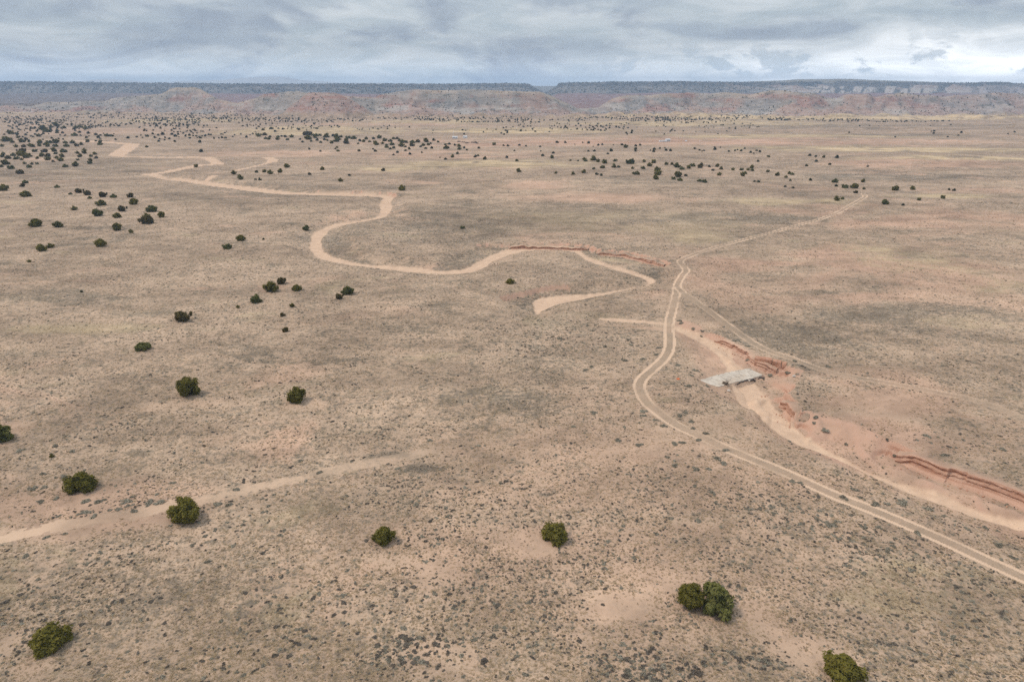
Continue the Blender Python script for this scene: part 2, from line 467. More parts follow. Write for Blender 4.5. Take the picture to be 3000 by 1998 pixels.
road = np.zeros(len(PN))
rut = np.zeros(len(PN))
road_id = np.zeros(len(PN), int)
ROAD_NAMES = list(ROADS)
for k, (nm, (pts, hw, st)) in enumerate(ROADS.items()):
    w = smooth_line(toworld(pts), 2)
    vals = np.interp(np.linspace(0, 1, len(w)), np.linspace(0, 1, len(st)), st)
    dd, lat, val = line_dist(PN, w, 12, vals)
    wob = fbm(PN[:, 0] / 14, PN[:, 1] / 14, 3, 300 + k)
    rag = 3.2 if nm == 'sandy_track' else 1.0
    dd = dd + edge_n * 0.30 * rag + fine_n * 0.30 * rag
    lat = lat + 0.20 * fbm(PN[:, 0] / 9, PN[:, 1] / 9, 2, 330 + k)
    val = val * np.clip(0.98 + 0.30 * wob, 0.7, 1.0)
    hwv = hw * (1.0 + 0.0007 * PN[:, 1]) * (1 + 0.22 * wob)
    cov = (1 - sstep(dd, hwv * 0.75, hwv * 1.15)) * val
    rr = cov * np.clip(.75 + .8 * wob, .2, 1) if nm in ('sandy_track', 'footpath') else np.exp(-((np.abs(lat) - 0.82 * hwv / 2) / (0.27 * hwv)) ** 2) * val
    m = cov > road
    road_id[(cov > 0.22) & m] = k + 1
    road = np.maximum(road, cov)
    rut = np.where(m, rr, rut)
for pts, hw in FARBED:
    dd, lat, val = line_dist(PN, smooth_line(toworld(pts), 2), 20)
    bed1 = np.minimum(bed1, dd - hw + edge_n * 1.5)
zn -= 0.10 * rut + 0.03 * road
inbed = np.minimum(bed1, bed2)
bedmask = 1 - sstep(inbed + fine_n * 0.3, -0.35, 0.35)

# gentle swells of the open plain
amp = 0.15 + 2.6 * sstep(YR, 350, 1100)[:, None] + 2.5 * sstep(YR, 900, 1800)[:, None]
swell = fbm(X / 210, Y / 95, 4, 31) * amp + fbm(X / 34, Y / 26, 3, 41) * 0.28 * (1 - 0.5 * sstep(Y, 300, 900))
swell *= 1.0 - 0.85 * fill(sstep(-np.minimum(valley1, valley2), -20, -3), 0.0)
tuss = fbm(X / 0.9, Y / 0.9, 2, 77) * 0.05 * (Y < 420)
Z = swell + fill(zn, 0.0) + tuss * (1 - fill(np.maximum(road, bedmask), 0.0))
# soft left-hand rise and the low ridge lines across the mid plain
Z += 4.5 * sstep(Y, 640, 760) * (1 - sstep(Y, 790, 980)) * (0.5 + 0.5 * vnoise(X / 170, Y / 300, 61)) * sstep(X, -420, -100)
Z += 5.0 * sstep(Y, 800, 900) * (1 - sstep(Y, 930, 1150)) * (0.5 + 0.5 * vnoise(X / 260, Y / 400, 62)) * sstep(X, -60, 150)

# --- bluffs, butte and mesas
PXC = 1500 + 2000 * X / (Y * CP + (CAM_Z - 60) * SP + 1e-6)
far = Y > 1650


def prof(pts, px):
    a = np.array(pts, float)
    return np.interp(px, a[:, 0], a[:, 1])


FOOT = [(-900, 300), (-300, 303), (0, 304), (180, 300), (290, 292), (400, 284), (470, 278), (500, 262), (520, 258), (570, 256), (590, 262), (610, 274), (640, 292), (690, 303), (745, 288),
        (790, 276), (830, 270), (870, 269), (930, 274), (1060, 288), (1100, 286), (1122, 276), (1180, 268), (1215, 263), (1350, 264), (1500, 267), (1590, 272), (1625, 285), (1660, 302),
        (1692, 318), (1722, 320), (1755, 314), (1785, 294), (1815, 284), (1900, 281), (1960, 275), (2020, 272), (2080, 276), (2130, 271), (2200, 278), (2250, 268), (2300, 266), (2345, 275),
        (2375, 271), (2420, 287), (2452, 288), (2480, 278), (2540, 275), (2570, 286), (2598, 278), (2640, 273), (2690, 279), (2760, 284), (2830, 277), (2920, 272), (3000, 274), (3400, 276), (3900, 280)]
FB = [(-900, 305), (0, 306), (300, 322), (550, 335), (900, 343), (1300, 345), (1700, 340), (2100, 338), (2400, 346), (2700, 345), (3000, 342), (3900, 342)]
sp = fbm(X / 150, np.zeros_like(X) + 3, 3, 91)
yfoot = np.clip(ypix(np.clip(prof(FB, PXC), 306, 999)), 0, 2450) + 60 * sp
ycrest = np.maximum(yfoot + 250, 2330 + 90 * fbm(X / 260, 0 * X + 7, 2, 92))
zc = zcam(prof(FOOT, PXC), ycrest)
tt = np.clip((Y - yfoot) / (ycrest - yfoot), 0, 1)
bench = np.clip(0.5 + 0.8 * vnoise(X / 220, Y / 500, 93), 0, 1)
S = (0.62 * tt ** 1.35 + 0.38 * sstep(tt, 0.55 + 0.2 * bench, 0.95))
gul = np.abs(fbm((X + 40 * vnoise(Y / 60, X / 200, 94)) / 85, Y / 260, 4, 95, rot=0))
foot_z = zc * S + (4 * tt * (1 - tt)) ** 0.7 * (gul - 0.28) * 34 + (4 * tt * (1 - tt)) * (np.abs(fbm(X / 21, Y / 120, 3, 120, rot=0)) - .25) * 7 + fbm(X / 40, Y / 40, 4, 96) * 5 * sstep(tt, 0.02, 0.25)
foot_z = np.where(Y > ycrest, zc - (Y - ycrest) * 0.11 + fbm(X / 80, Y / 80, 3, 97) * 3, foot_z)
# red butte standing forward of the bluffs
BY = 2130.0
bx0 = (930 - 1500) / 2000 * (BY * CP + 20 * SP)
BUTTE = [(760, 345), (820, 330), (850, 305), (880, 284), (898, 270), (915, 267), (980, 268), (1000, 275), (1040, 295), (1080, 322), (1110, 343)]
bcz = zcam(prof(BUTTE, PXC), BY)
by = np.abs(Y - BY) / (35 + 105 * np.clip(bcz / 72, 0.25, 1))
butte_z = bcz * np.clip(1 - by, 0, 1) ** 0.92 - np.abs(fbm(X / 26, Y / 90, 3, 98, rot=0)) * 10 * sstep(by, 0.02, 0.35) * (by < 1)
# hummocks along the bluff foot
hum = np.clip(fbm(X / 75, Y / 60, 4, 99), 0, 1) * 26 * sstep(Y, 1880, 2080) * (1 - sstep(Y, 2200, 2400)) * sstep(PXC, 500, 700)
RIM = [(-900, 236), (0, 239), (200, 241), (420, 244), (700, 246), (1150, 246.5), (1350, 246.5), (1420, 245), (1500, 245), (1552, 247), (1560, 252), (1583, 267), (1595, 270), (1606, 267),
       (1637, 243.5), (1750, 241.5), (1950, 239), (2090, 240.5), (2200, 242), (2300, 243), (2330, 241), (2450, 238), (2600, 241), (2800, 243), (2850, 243), (2868, 241), (2950, 241), (2962, 244), (3000, 245), (3900, 247)]
spur = fbm(X / 420, 0 * X + 11, 3, 101) * 150
right = sstep(PXC, 2150, 2350)
yrim = 6020 + spur * (1 + right) + 260 * np.abs(vnoise(X / 330, 0 * X + 5, 108)) * right
zr = zcam(prof(RIM, PXC), yrim)
gapm = sstep(np.abs(PXC - 1595), 22, 50)
mt = np.clip((Y - (yrim - 760)) / 760, 0, 1)
ap = np.clip((Y - 2850) / (5300 - 2850), 0, 1)
apron = 46 * ap ** 1.2 * np.clip(zr / 120, 0.3, 1)
mg = np.abs(fbm((X + 120 * vnoise(Y / 300, X / 500, 102)) / 150, Y / 1500, 4, 103, rot=0))
mesa_z = apron + (zr - apron) * (0.74 * mt ** 1.25 + 0.26 * sstep(mt, 0.955, 0.995)) + 4 * mt * (1 - mt) * (mg - 0.3) * (40 + 40 * right) + fbm(X / 120, Y / 120, 3, 104) * 5 * sstep(ap, 0, .3) * (mt < 1)
UP = [(-900, 0), (2080, 0), (2200, 5), (2330, 9.5), (2500, 8.5), (2700, 5), (2860, 0), (3900, 0)]
tier = prof(UP, PXC) / 2000 * 7300 * sstep(Y, 6500, 7300)
mesa_z = np.where(Y > yrim, zr + fbm(X / 300, Y / 300, 2, 105) * 2 + tier, mesa_z)
far_rim = zcam(252 + 1.5 * vnoise(X / 500, 0 * X, 106), 9600.0)
far_z = far_rim * sstep(Y, 9000, 9600)
mesa_z = np.where(Y > yrim, mesa_z * gapm + (1 - gapm) * np.minimum(mesa_z, 45), mesa_z)
base = Z.copy()
Z = np.where(far, np.maximum.reduce([base + 0 * apron, np.where(Y > 2700, np.maximum(mesa_z, far_z), np.where(Y > 2500, apron, 0) + base)]), Z)
hillz = np.maximum.reduce([np.where(tt > 0, foot_z, -99), butte_z - 4, hum - 4 + base])
is_hill = far & (hillz > Z) & (Y < 3400)
is_butte = is_hill & (butte_z - 4 >= hillz - 1e-6)
Z = np.where(is_hill, hillz, Z)

# colours of bare rock and slope debris
rn = fbm(X / 90, Y / 90, 4, 110)
rn2 = fbm(X / 25, Y / 25, 3, 111)
rock = np.zeros((NR, NC, 4))


def lay(mask, colr):
    m = np.clip(mask, 0, 1)[..., None]
    rock[..., :3] = rock[..., :3] * (1 - m) + np.array(colr) * m


rock[..., :3] = (0.36, 0.31, 0.265)
lay(sstep(rn, -0.1, 0.35), (0.30, 0.275, 0.255))
lay(sstep(fbm(X / 140, Y / 140, 4, 112) + 0.35 * (1 - Z / 60) - 0.1, 0.05, 0.4), (0.44, 0.29, 0.225))
lay(sstep(vnoise(X / 120, Z / 14, 113) + .3 * rn2, 0.35, 0.7) * 0.8, (0.40, 0.20, 0.155))
lay(sstep(vnoise(X / 70, Z / 9, 114) + .4 * rn2, 0.55, 0.8) * 0.8, (0.52, 0.46, 0.40))
lay(sstep(tt, 0.86, 0.97) * sstep(vnoise(X / 130, 0 * X, 115), -.1, .3) * 0.75, (0.47, 0.36, 0.26))
lay(sstep(PXC, 2350, 2900) * 0.45, (0.36, 0.29, 0.275))
lay(is_butte * (0.65 + 0.35 * rn2), (0.43, 0.235, 0.175))
mes = (Y > 2700)
lay(mes * 1.0, (0.33, 0.17, 0.145))
lay(mes * sstep(rn, 0.0, 0.4) * 0.6, (0.27, 0.15, 0.15))
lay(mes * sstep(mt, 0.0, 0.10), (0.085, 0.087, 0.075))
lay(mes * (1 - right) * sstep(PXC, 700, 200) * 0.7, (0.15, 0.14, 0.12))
lay(mes * sstep(mt, 0.05, 0.3) * sstep(rn2 + rn, 0.2, 0.6) * 0.5, (0.30, 0.27, 0.22))
xs_ = X + 0.55 * (Y - 5300) * np.where(PXC < 2395, 1, -1)
stripe = np.abs(fbm(xs_ / 95, Y / 2500, 3, 130, rot=0))
lay(mes * sstep(mt, 0.05, 0.2) * sstep(stripe, 0.13, 0.22) * (0.22 + 0.78 * right) * (1 - sstep(mt, .84, .9)), (0.66, 0.57, 0.49))
lay(mes * sstep(mt, 0.02, 0.1) * sstep(stripe, 0.10, 0.03) * 0.8, (0.07, 0.072, 0.062))
lay(mes * sstep(PXC, 1950, 2200) * sstep(mt, 0.1, 0.3) * sstep(mg + .2 * rn, 0.36, 0.5) * .9, (0.46, 0.33, 0.27))
lay(mes * sstep(PXC, 2750, 2900) * 0.6, (0.40, 0.33, 0.31))
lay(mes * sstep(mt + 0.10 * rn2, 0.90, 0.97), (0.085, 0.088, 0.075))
lay((Y > yrim + 40) & mes, (0.30, 0.27, 0.19))
rock[..., 3] = np.where(mes, 1.0, np.where(is_hill, np.maximum(sstep(tt + 0.12 * rn2, 0.0, 0.28), sstep(Z, 8, 22)), 0.0))
rock[..., 3] = np.maximum(rock[..., 3], sstep(Y, 1750, 2000) * 0.0)

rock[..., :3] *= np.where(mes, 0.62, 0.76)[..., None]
# normals, slope
gx = np.gradient(Z, axis=1) / np.gradient(X, axis=1)
dzr, dyr, dxr = np.gradient(Z, axis=0), np.gradient(Y, axis=0), np.gradient(X, axis=0)
gy = (dzr - gx * dxr) / dyr
NRM = np.stack([-gx, -gy, np.ones_like(gx)], -1)
NRM /= np.linalg.norm(NRM, axis=-1, keepdims=True)
slope = np.hypot(gx, gy)

pink = blob(X, Y, PINK, 201)
straw = blob(X, Y, STRAW, 202)
dark = blob(X, Y, DARK, 203)
bare = blob(X, Y, BARE, 204)
sage = blob(X, Y, SAGE, 205)
edge_sage = fill(sstep(np.minimum(bed1, bed2), 0.5, 2.5) * (1 - sstep(np.minimum(bed1, bed2), 6.0, 16.0)) * (0.45 + 0.5 * fbm(PN[:, 0] / 9, PN[:, 1] / 9, 2, 206)), 0.0)
sage = np.maximum(sage, np.clip(edge_sage, 0, 0.8))
dark = np.maximum(dark, fill(sstep(fB, 0.3, 0.8) * 0.55, 0.0))
floor2 = fill(sstep(f2, 0.05, 0.5) * np.clip(0.75 + 0.5 * edge_n, 0, 1), 0.0)
pink = np.maximum(pink, floor2 * 0.95)
bare = np.maximum(bare, floor2 * 0.72)
dark = dark * (1 - floor2)
npy = 999 - 2000 * ((zn - CAM_Z) * CP + PN[:, 1] * SP) / (PN[:, 1] * CP + (CAM_Z - zn) * SP)
npx = 1500 + 2000 * PN[:, 0] / (PN[:, 1] * CP + (CAM_Z - zn) * SP)
far_side = npx > np.interp(npy, [935, 970, 1000, 1060, 1110, 1180, 1260, 1340, 1400, 1460, 1520, 1600], [1960, 1965, 2080, 2140, 2180, 2230, 2300, 2420, 2560, 2700, 2900, 3100])
redb = fill(bankz * (1 - 0.9 * ck), 0.0) * sstep(slope, 0.42, 0.70)
redb *= fill(np.where((npx < 1700) & (npy > 830) & (npy < 905), 0.45, 1.0), 1.0)
redb = np.maximum(redb, fill((f2 > 0.02) * (f2 < 0.97) * far_side * (valley2 < 2) * (0.20 + 0.65 * np.clip(rill - .60, 0, 1)), 0.0))
inval = fill(sstep(cutf, .3, .8), 0.0)
bedg = fill(bedmask, 0.0)
roadg = fill(road, 0.0)
rutg = fill(rut, 0.0)
bare = np.maximum(bare, 0.35 * fill(sstep(bankz * cutf * (1 - ck) + (valley2 < 2) * sstep(-valley2, -2, 3) * .7, 0, 1), 0.0))

# ------------------------------------------------------------------ ground material
def new_mat(name):
    m = bpy.data.materials.new(name)
    m.use_nodes = True
    return m, NB(m.node_tree)


def finish(m, nb, color, rough=0.95, bump=None, strength=0.3, dist=0.1):
    bsdf = nb.n('ShaderNodeBsdfPrincipled')
    nb.put(bsdf.inputs['Base Color'], color)
    bsdf.inputs['Roughness'].default_value = rough
    bsdf.inputs['Specular IOR Level'].default_value = 0.15
    if bump is not None:
        bn = nb.n('ShaderNodeBump')
        bn.inputs['Strength'].default_value = strength
        bn.inputs['Distance'].default_value = dist
        nb.put(bn.inputs['Height'], bump)
        nb.t.links.new(bn.outputs[0], bsdf.inputs['Normal'])
    out = nb.n('ShaderNodeOutputMaterial')
    nb.t.links.new(bsdf.outputs[0], out.inputs[0])
    return m


gmat, g = new_mat('desert_ground')
pos = g.n('ShaderNodeNewGeometry').outputs['Position']
A1 = g.n('ShaderNodeAttribute', attribute_name='cover')
A2 = g.n('ShaderNodeAttribute', attribute_name='tracks')
A3 = g.n('ShaderNodeAttribute', attribute_name='rock')
A4 = g.n('ShaderNodeAttribute', attribute_name='cover_b')
s1 = g.n('ShaderNodeSeparateColor', ins={0: A1.outputs['Color']})
s2 = g.n('ShaderNodeSeparateColor', ins={0: A2.outputs['Color']})
s4 = g.n('ShaderNodeSeparateColor', ins={0: A4.outputs['Color']})
a_pink, a_straw, a_dark = s1.outputs
a_bed, a_road, a_rut = s2.outputs
a_bare, a_sage, a_red = s4.outputs
nf = g.noise(pos, 2.6, 3, 0.65)
nm = g.noise(pos, 0.75, 4, 0.6)
nl = g.noise(pos, 0.11, 5, 0.6, 0.6)
nx = g.noise(g.vscale(pos, (0.35, 1.0, 1.0)), 0.028, 5, 0.6, 0.8)
big = g.noise(g.vscale(pos, (0.6, 1.0, 1.0)), 0.021, 5, 0.62, 0.9)
big2 = g.noise(g.vscale(pos, (0.55, 1.0, 1.0)), 0.034, 5, 0.62, 0.7)
a_pink = g.math('MAXIMUM', g.math('MULTIPLY', a_pink, g.step(big, 0.34, 0.54)), g.math('MULTIPLY', g.step(big, 0.56, 0.70), 0.55))
a_straw = g.math('MAXIMUM', g.math('MULTIPLY', a_straw, g.step(big2, 0.32, 0.52)), g.math('MULTIPLY', g.step(big2, 0.57, 0.70), 0.5))
a_dark = g.math('MAXIMUM', g.math('MULTIPLY', a_dark, g.step(big2, 0.66, 0.46)), g.math('MULTIPLY', g.step(big2, 0.44, 0.32), 0.55))
soil = g.mix(g.step(nl, 0.35, 0.65), (0.452, 0.314, 0.218), (0.405, 0.29, 0.203))
soil = g.mix(g.math('MULTIPLY', a_pink, 0.75), soil, (0.475, 0.29, 0.202))
grass = g.mix(g.step(nm, 0.38, 0.64), (0.188, 0.148, 0.109), (0.33, 0.255, 0.17))
grass = g.mix(g.step(nx, 0.42, 0.62), grass, g.mix(0.5, grass, (0.21, 0.158, 0.11)))
grass = g.mix(g.math('MULTIPLY', a_straw, 0.95), grass, (0.555, 0.41, 0.245))
grass = g.mix(g.math('MULTIPLY', a_dark, 0.75), grass, (0.155, 0.118, 0.087))
grass = g.mix(g.math('MULTIPLY', a_sage, 0.35), grass, (0.215, 0.186, 0.145))
# how much soil shows between the grass
nk = g.noise(pos, 0.30, 4, 0.62, 0.4)
cov = g.math('ADD', g.math('MULTIPLY', nf, 0.36), g.math('ADD', g.math('MULTIPLY', nm, 0.40), g.math('MULTIPLY', g.math('ADD', nl, nk), 0.26)))
cov = g.math('ADD', cov, g.math('MULTIPLY', a_bare, 0.22))
cov = g.math('ADD', cov, g.math('MULTIPLY', a_pink, 0.16))
cov = g.math('SUBTRACT', cov, g.math('MULTIPLY', a_dark, 0.14))
cov = g.math('SUBTRACT', cov, g.math('MULTIPLY', a_straw, 0.16))
gcol = g.mix(g.step(cov, 0.54, 0.70), grass, soil)
# dark crust specks and litter
sp1 = g.step(g.noise(pos, 1.9, 2, 0.5), 0.60, 0.70)
sp2 = g.step(g.noise(g.vscale(pos, (0.6, 1, 1)), 0.9, 2, 0.5), 0.60, 0.70)
specks = g.math('MULTIPLY', g.math('ADD', g.math('MULTIPLY', sp1, 0.5), g.math('MULTIPLY', sp2, 0.55), clamp=True), g.math('SUBTRACT', 1.0, g.math('MULTIPLY', a_bare, 0.5)))
gcol = g.mix(g.math('MULTIPLY', specks, 0.5), gcol, (0.13, 0.108, 0.09))
mot = g.math('ADD', g.math('MULTIPLY', g.noise(g.vscale(pos, (0.5, 1, 1)), 0.013, 4, 0.6, 0.8), 0.55), g.math('MULTIPLY', g.noise(g.vscale(pos, (0.7, 1, 1)), 0.06, 5, 0.65, 0.5), 0.60))
mot = g.math('MULTIPLY_ADD', g.math('SUBTRACT', mot, 0.575), 2.0, 0.94)
mot = g.math('ADD', mot, g.math('MULTIPLY', g.math('SUBTRACT', g.noise(pos, 0.22, 4, 0.6), 0.5), 0.65))
gcol = g.n('ShaderNodeVectorMath', operation='SCALE', ins={0: gcol, 3: g.math('MINIMUM', g.math('MAXIMUM', mot, 0.62), 1.3)}).outputs[0]
redc = g.mix(g.step(g.noise(g.vscale(pos, (0.10, 0.10, 1.5)), 1.0, 3, 0.6), 0.40, 0.60), (0.37, 0.202, 0.135), (0.50, 0.31, 0.218))
redc = g.mix(g.step(a_red, 0.55, 0.95), (0.47, 0.29, 0.205), redc)
gcol = g.mix(g.step(a_red, 0.0, 0.6), gcol, redc)
sand = g.mix(g.step(g.noise(g.vscale(pos, (1, 1, 1)), 0.35, 4, 0.6, 0.5), 0.35, 0.65), (0.60, 0.42, 0.29), (0.525, 0.362, 0.25))
sand = g.mix(g.math('MULTIPLY', g.step(g.noise(pos, 0.12, 5, 0.65, 1.4), 0.50, 0.60), 0.30), sand, (0.40, 0.275, 0.195))
sand = g.mix(g.step(g.noise(pos, 2.2, 2, 0.5), 0.60, 0.74), sand, (0.40, 0.29, 0.21))
gcol = g.mix(a_bed, gcol, sand)
rc = g.mix(g.step(a_rut, 0.25, 0.75), g.mix(g.step(nm, 0.40, 0.60), (0.40, 0.285, 0.195), (0.29, 0.215, 0.15)), (0.58, 0.41, 0.285))
rfac = g.math('MULTIPLY', a_road, g.math('ADD', 0.40, g.math('MULTIPLY', a_rut, 0.65)), clamp=True)
gcol = g.mix(rfac, gcol, rc)
rk = g.mix(g.step(g.noise(pos, 0.10, 4, 0.65), 0.35, 0.65), A3.outputs['Color'], g.mix(0.30, A3.outputs['Color'], (0.13, 0.12, 0.105)))
rk = g.mix(g.step(g.noise(g.vscale(pos, (0.25, 0.25, 1.6)), 0.12, 4, 0.6), 0.44, 0.60), rk, g.mix(0.28, rk, (0.50, 0.42, 0.36)))
rk = g.mix(g.step(g.noise(g.vscale(pos, (0.5, 0.5, 1.0)), 0.055, 3, 0.7), 0.56, 0.66), rk, g.mix(0.55, rk, (0.09, 0.095, 0.08)))
gcol = g.mix(A3.outputs['Alpha'], gcol, rk)
hb = g.math('ADD', g.math('MULTIPLY', nf, 0.6), g.math('MULTIPLY', nm, 0.7))
finish(gmat, g, gcol, 0.96, hb, 0.55, 0.25)

# ------------------------------------------------------------------ split the terrain sheet into the ground, roads, wash beds, hills
vid = np.arange(NR * NC).reshape(NR, NC)
quads = np.stack([vid[:-1, :-1], vid[:-1, 1:], vid[1:, 1:], vid[1:, :-1]], -1).reshape(-1, 4)
q4 = lambda a: (a[:-1, :-1] + a[:-1, 1:] + a[1:, 1:] + a[1:, :-1]).ravel() / 4
cls = np.zeros(len(quads), int)
qY, qX, qP = q4(Y), q4(X), q4(PXC)
NAMES = ['ground']


def mark(name, mask):
    if mask.any():
        NAMES.append(name)
        cls[mask] = len(NAMES) - 1


rid = np.zeros(len(P), int)
rid[near] = road_id
rid = rid.reshape(NR, NC)[:-1, :-1].ravel()
qb1, qb2 = q4(fill(bed1, 30.0)), q4(fill(bed2, 30.0))
mark('wash_bank', (q4(redb) > 0.45))
mark('dry_wash', (qb1 < 0) & (qY < 480))
mark('dry_wash.001', (qb2 < 0))
mark('dry_wash.002', (qb1 < 0) & (qY >= 480))
for k, nm in enumerate(ROAD_NAMES):
    mark(nm, (rid == k + 1) & (qb1 > 0) & ((qb2 > 0) | (nm == 'dirt_road')))
hillq = q4(is_hill * 1.0) > 0.5
butq = (q4(is_butte * 1.0) > 0.5)
mark('bluffs', hillq)
mark('butte', butq)
mq = (qY > 2700) & ~hillq
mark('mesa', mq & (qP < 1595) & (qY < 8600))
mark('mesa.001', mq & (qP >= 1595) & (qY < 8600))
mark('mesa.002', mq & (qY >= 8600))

ALLV = np.stack([X.ravel(), Y.ravel(), Z.ravel()], 1).astype(np.float32)
ALLN = NRM.reshape(-1, 3).astype(np.float32)


def pack(a, b_, c):
    return np.stack([a.ravel(), b_.ravel(), c.ravel(), np.ones(a.size)], 1).astype(np.float32)


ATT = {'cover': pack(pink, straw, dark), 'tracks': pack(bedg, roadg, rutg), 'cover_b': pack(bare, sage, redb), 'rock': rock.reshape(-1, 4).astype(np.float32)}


def mesh_np(name, verts, faces, smooth=True):
    me = bpy.data.meshes.new(name)
    k = faces.shape[1]
    me.vertices.add(len(verts))
    me.vertices.foreach_set('co', np.ascontiguousarray(verts, np.float32).ravel())
    me.loops.add(faces.size)
    me.loops.foreach_set('vertex_index', np.ascontiguousarray(faces, np.int32).ravel())
    me.polygons.add(len(faces))
    me.polygons.foreach_set('loop_start', np.arange(0, faces.size, k, dtype=np.int32))
    me.polygons.foreach_set('use_smooth', np.full(len(faces), smooth))
    me.update(calc_edges=True)
    return me


for k, nm in enumerate(NAMES):
    f = quads[cls == k]
    if not len(f):
        continue
    used, inv = np.unique(f, return_inverse=True)
    me = mesh_np(nm, ALLV[used], inv.reshape(f.shape))
    for an, arr in ATT.items():
        at = me.attributes.new(an, 'FLOAT_COLOR', 'POINT')
        at.data.foreach_set('color', np.ascontiguousarray(arr[used]).ravel())
    me.normals_split_custom_set_from_vertices(ALLN[used])
    me.materials.append(gmat)
    o = bpy.data.objects.new(nm, me)
    o['kind'] = 'structure'
    col.objects.link(o)


def gsamp(a, x, y):
    """bilinear look-up of a grid field at world points"""
    x, y = np.atleast_1d(np.asarray(x, float)), np.atleast_1d(np.asarray(y, float))
    fi = np.clip(np.interp(y, YR, np.arange(NR)), 0, NR - 1.001)
    h = 0.75 * (np.maximum(y, 40) * CP + CAM_Z * SP)
    fj = np.clip(np.interp(x / h, SC, np.arange(NC)), 0, NC - 1.001)
    i, j = fi.astype(int), fj.astype(int)
    u, v = fi - i, fj - j
    return (a[i, j] * (1 - v) + a[i, j + 1] * v) * (1 - u) + (a[i + 1, j] * (1 - v) + a[i + 1, j + 1] * v) * u


def place(px, py):
    """photo pixel -> point on the terrain"""
    z = np.zeros_like(np.atleast_1d(np.asarray(px, float)))
    for _ in range(6):
        x, y = unproj(px, py, z)
        z = 0.5 * z + 0.5 * gsamp(Z, x, y)
    return np.atleast_1d(x), np.atleast_1d(y), gsamp(Z, x, y)



# ------------------------------------------------------------------ crumbling faces of the cut banks
def bank_face(line, step, seed, foot):
    w = smooth_line(toworld(line), 2)
    s = np.concatenate([[0], np.cumsum(np.linalg.norm(np.diff(w, axis=0), axis=1))])
    n_ = max(8, int(s[-1] / step))
    ss = np.linspace(0, s[-1], n_)
    px_, py_ = np.interp(ss, s, w[:, 0]), np.interp(ss, s, w[:, 1])
    k_ = max(3, int(2.5 / step))
    ker = np.ones(k_) / k_
    tx, ty = np.gradient(px_), np.gradient(py_)
    pad = lambda a: np.convolve(np.pad(a, (k_, k_), 'edge'), ker, 'same')[k_:-k_]
    tx, ty = pad(tx), pad(ty)
    L0 = np.hypot(tx, ty) + 1e-9
    nx, ny = ty / L0, -tx / L0                       # towards the valley
    wig = 0.55 * fbm(ss / 4.0, 0 * ss, 3, seed)
    wig += np.where(vnoise(ss / 3.2, 0 * ss + 4, seed + 3) > 0.45, -0.7, 0.0)     # notches where slabs have dropped out
    px_, py_ = px_ + nx * wig, py_ + ny * wig
    zt = gsamp(Z, px_ - nx * 3.6, py_ - ny * 3.6)
    zf = np.minimum(gsamp(Z, px_ + nx * (foot + 1.2), py_ + ny * (foot + 1.2)), zt - 0.4)
    zt, zf = pad(zt), pad(zf)
    ends = sstep(np.minimum(ss, s[-1] - ss), 0.0, 4.0)
    V_, R_ = [], []
    lips = [(-3.4, 0.0), (-1.6, 0.01), (-0.5, 0.02), (-0.08, 0.03)]
    m_ = 14
    for off, vv in lips:
        V_.append(np.stack([px_ + nx * off, py_ + ny * off, zt + 0.03 - 0.10 * (vv > 0.02) - (1 - ends) * 1.2], 1))
        R_.append(np.full(n_, 0.10 + 6 * vv))
    for i in range(m_):
        v = (i + 0.4) / m_
        led_ = 0.16 * np.sin(v * 6.283 * 2.6 + 1.2 * fbm(ss / 6, 0 * ss, 2, seed + 9))
        off = foot * (0.25 * v + 0.75 * sstep(v, 0.72, 1.0)) + led_ + 0.24 * fbm(ss / 1.1, 0 * ss + v * 5, 3, seed + 5) + 0.10 * fbm(ss / 0.4, 0 * ss + v * 9, 2, seed + 6)
        zz = zt + (zf - zt) * v - (1 - ends) * 1.2
        V_.append(np.stack([px_ + nx * off, py_ + ny * off, zz], 1))
        R_.append(np.clip(1.05 - 0.75 * sstep(v, 0.80, 1.0), 0, 1) * np.ones(n_))
    V_.append(np.stack([px_ + nx * (foot + 1.5), py_ + ny * (foot + 1.5), zf - 0.25], 1))
    R_.append(np.full(n_, 0.15))
    m2 = len(V_)
    V_, R_ = np.concatenate(V_), np.concatenate(R_)
    ii = np.arange(m2 * n_).reshape(m2, n_)
    F_ = np.stack([ii[:-1, :-1], ii[1:, :-1], ii[1:, 1:], ii[:-1, 1:]], -1).reshape(-1, 4)
    me = mesh_np('wash_bank', V_, F_, False)
    gs = lambda a: gsamp(a, V_[:, 0], V_[:, 1])
    for an, arr in (('cover', pack(gs(pink), gs(straw), gs(dark))), ('tracks', pack(gs(bedg) * (R_ < .3), 0 * R_, 0 * R_)), ('cover_b', pack(gs(bare), gs(sage), R_)), ('rock', np.zeros((len(R_), 4), np.float32))):
        at = me.attributes.new(an, 'FLOAT_COLOR', 'POINT')
        at.data.foreach_set('color', np.ascontiguousarray(arr, np.float32).ravel())
    me.materials.append(gmat)
    o = bpy.data.objects.new('wash_bank', me)
    o['kind'] = 'structure'
    col.objects.link(o)


for i_, st_, ft_ in ((1, 0.7, 0.9), (2, 0.8, 1.2), (4, 0.4, 1.1), (5, 0.35, 1.3), (7, 0.28, 1.5)):
    bank_face(CLIFFS[i_][:3] if i_ == 1 else CLIFFS[i_], st_, 800 + i_ * 13, ft_)

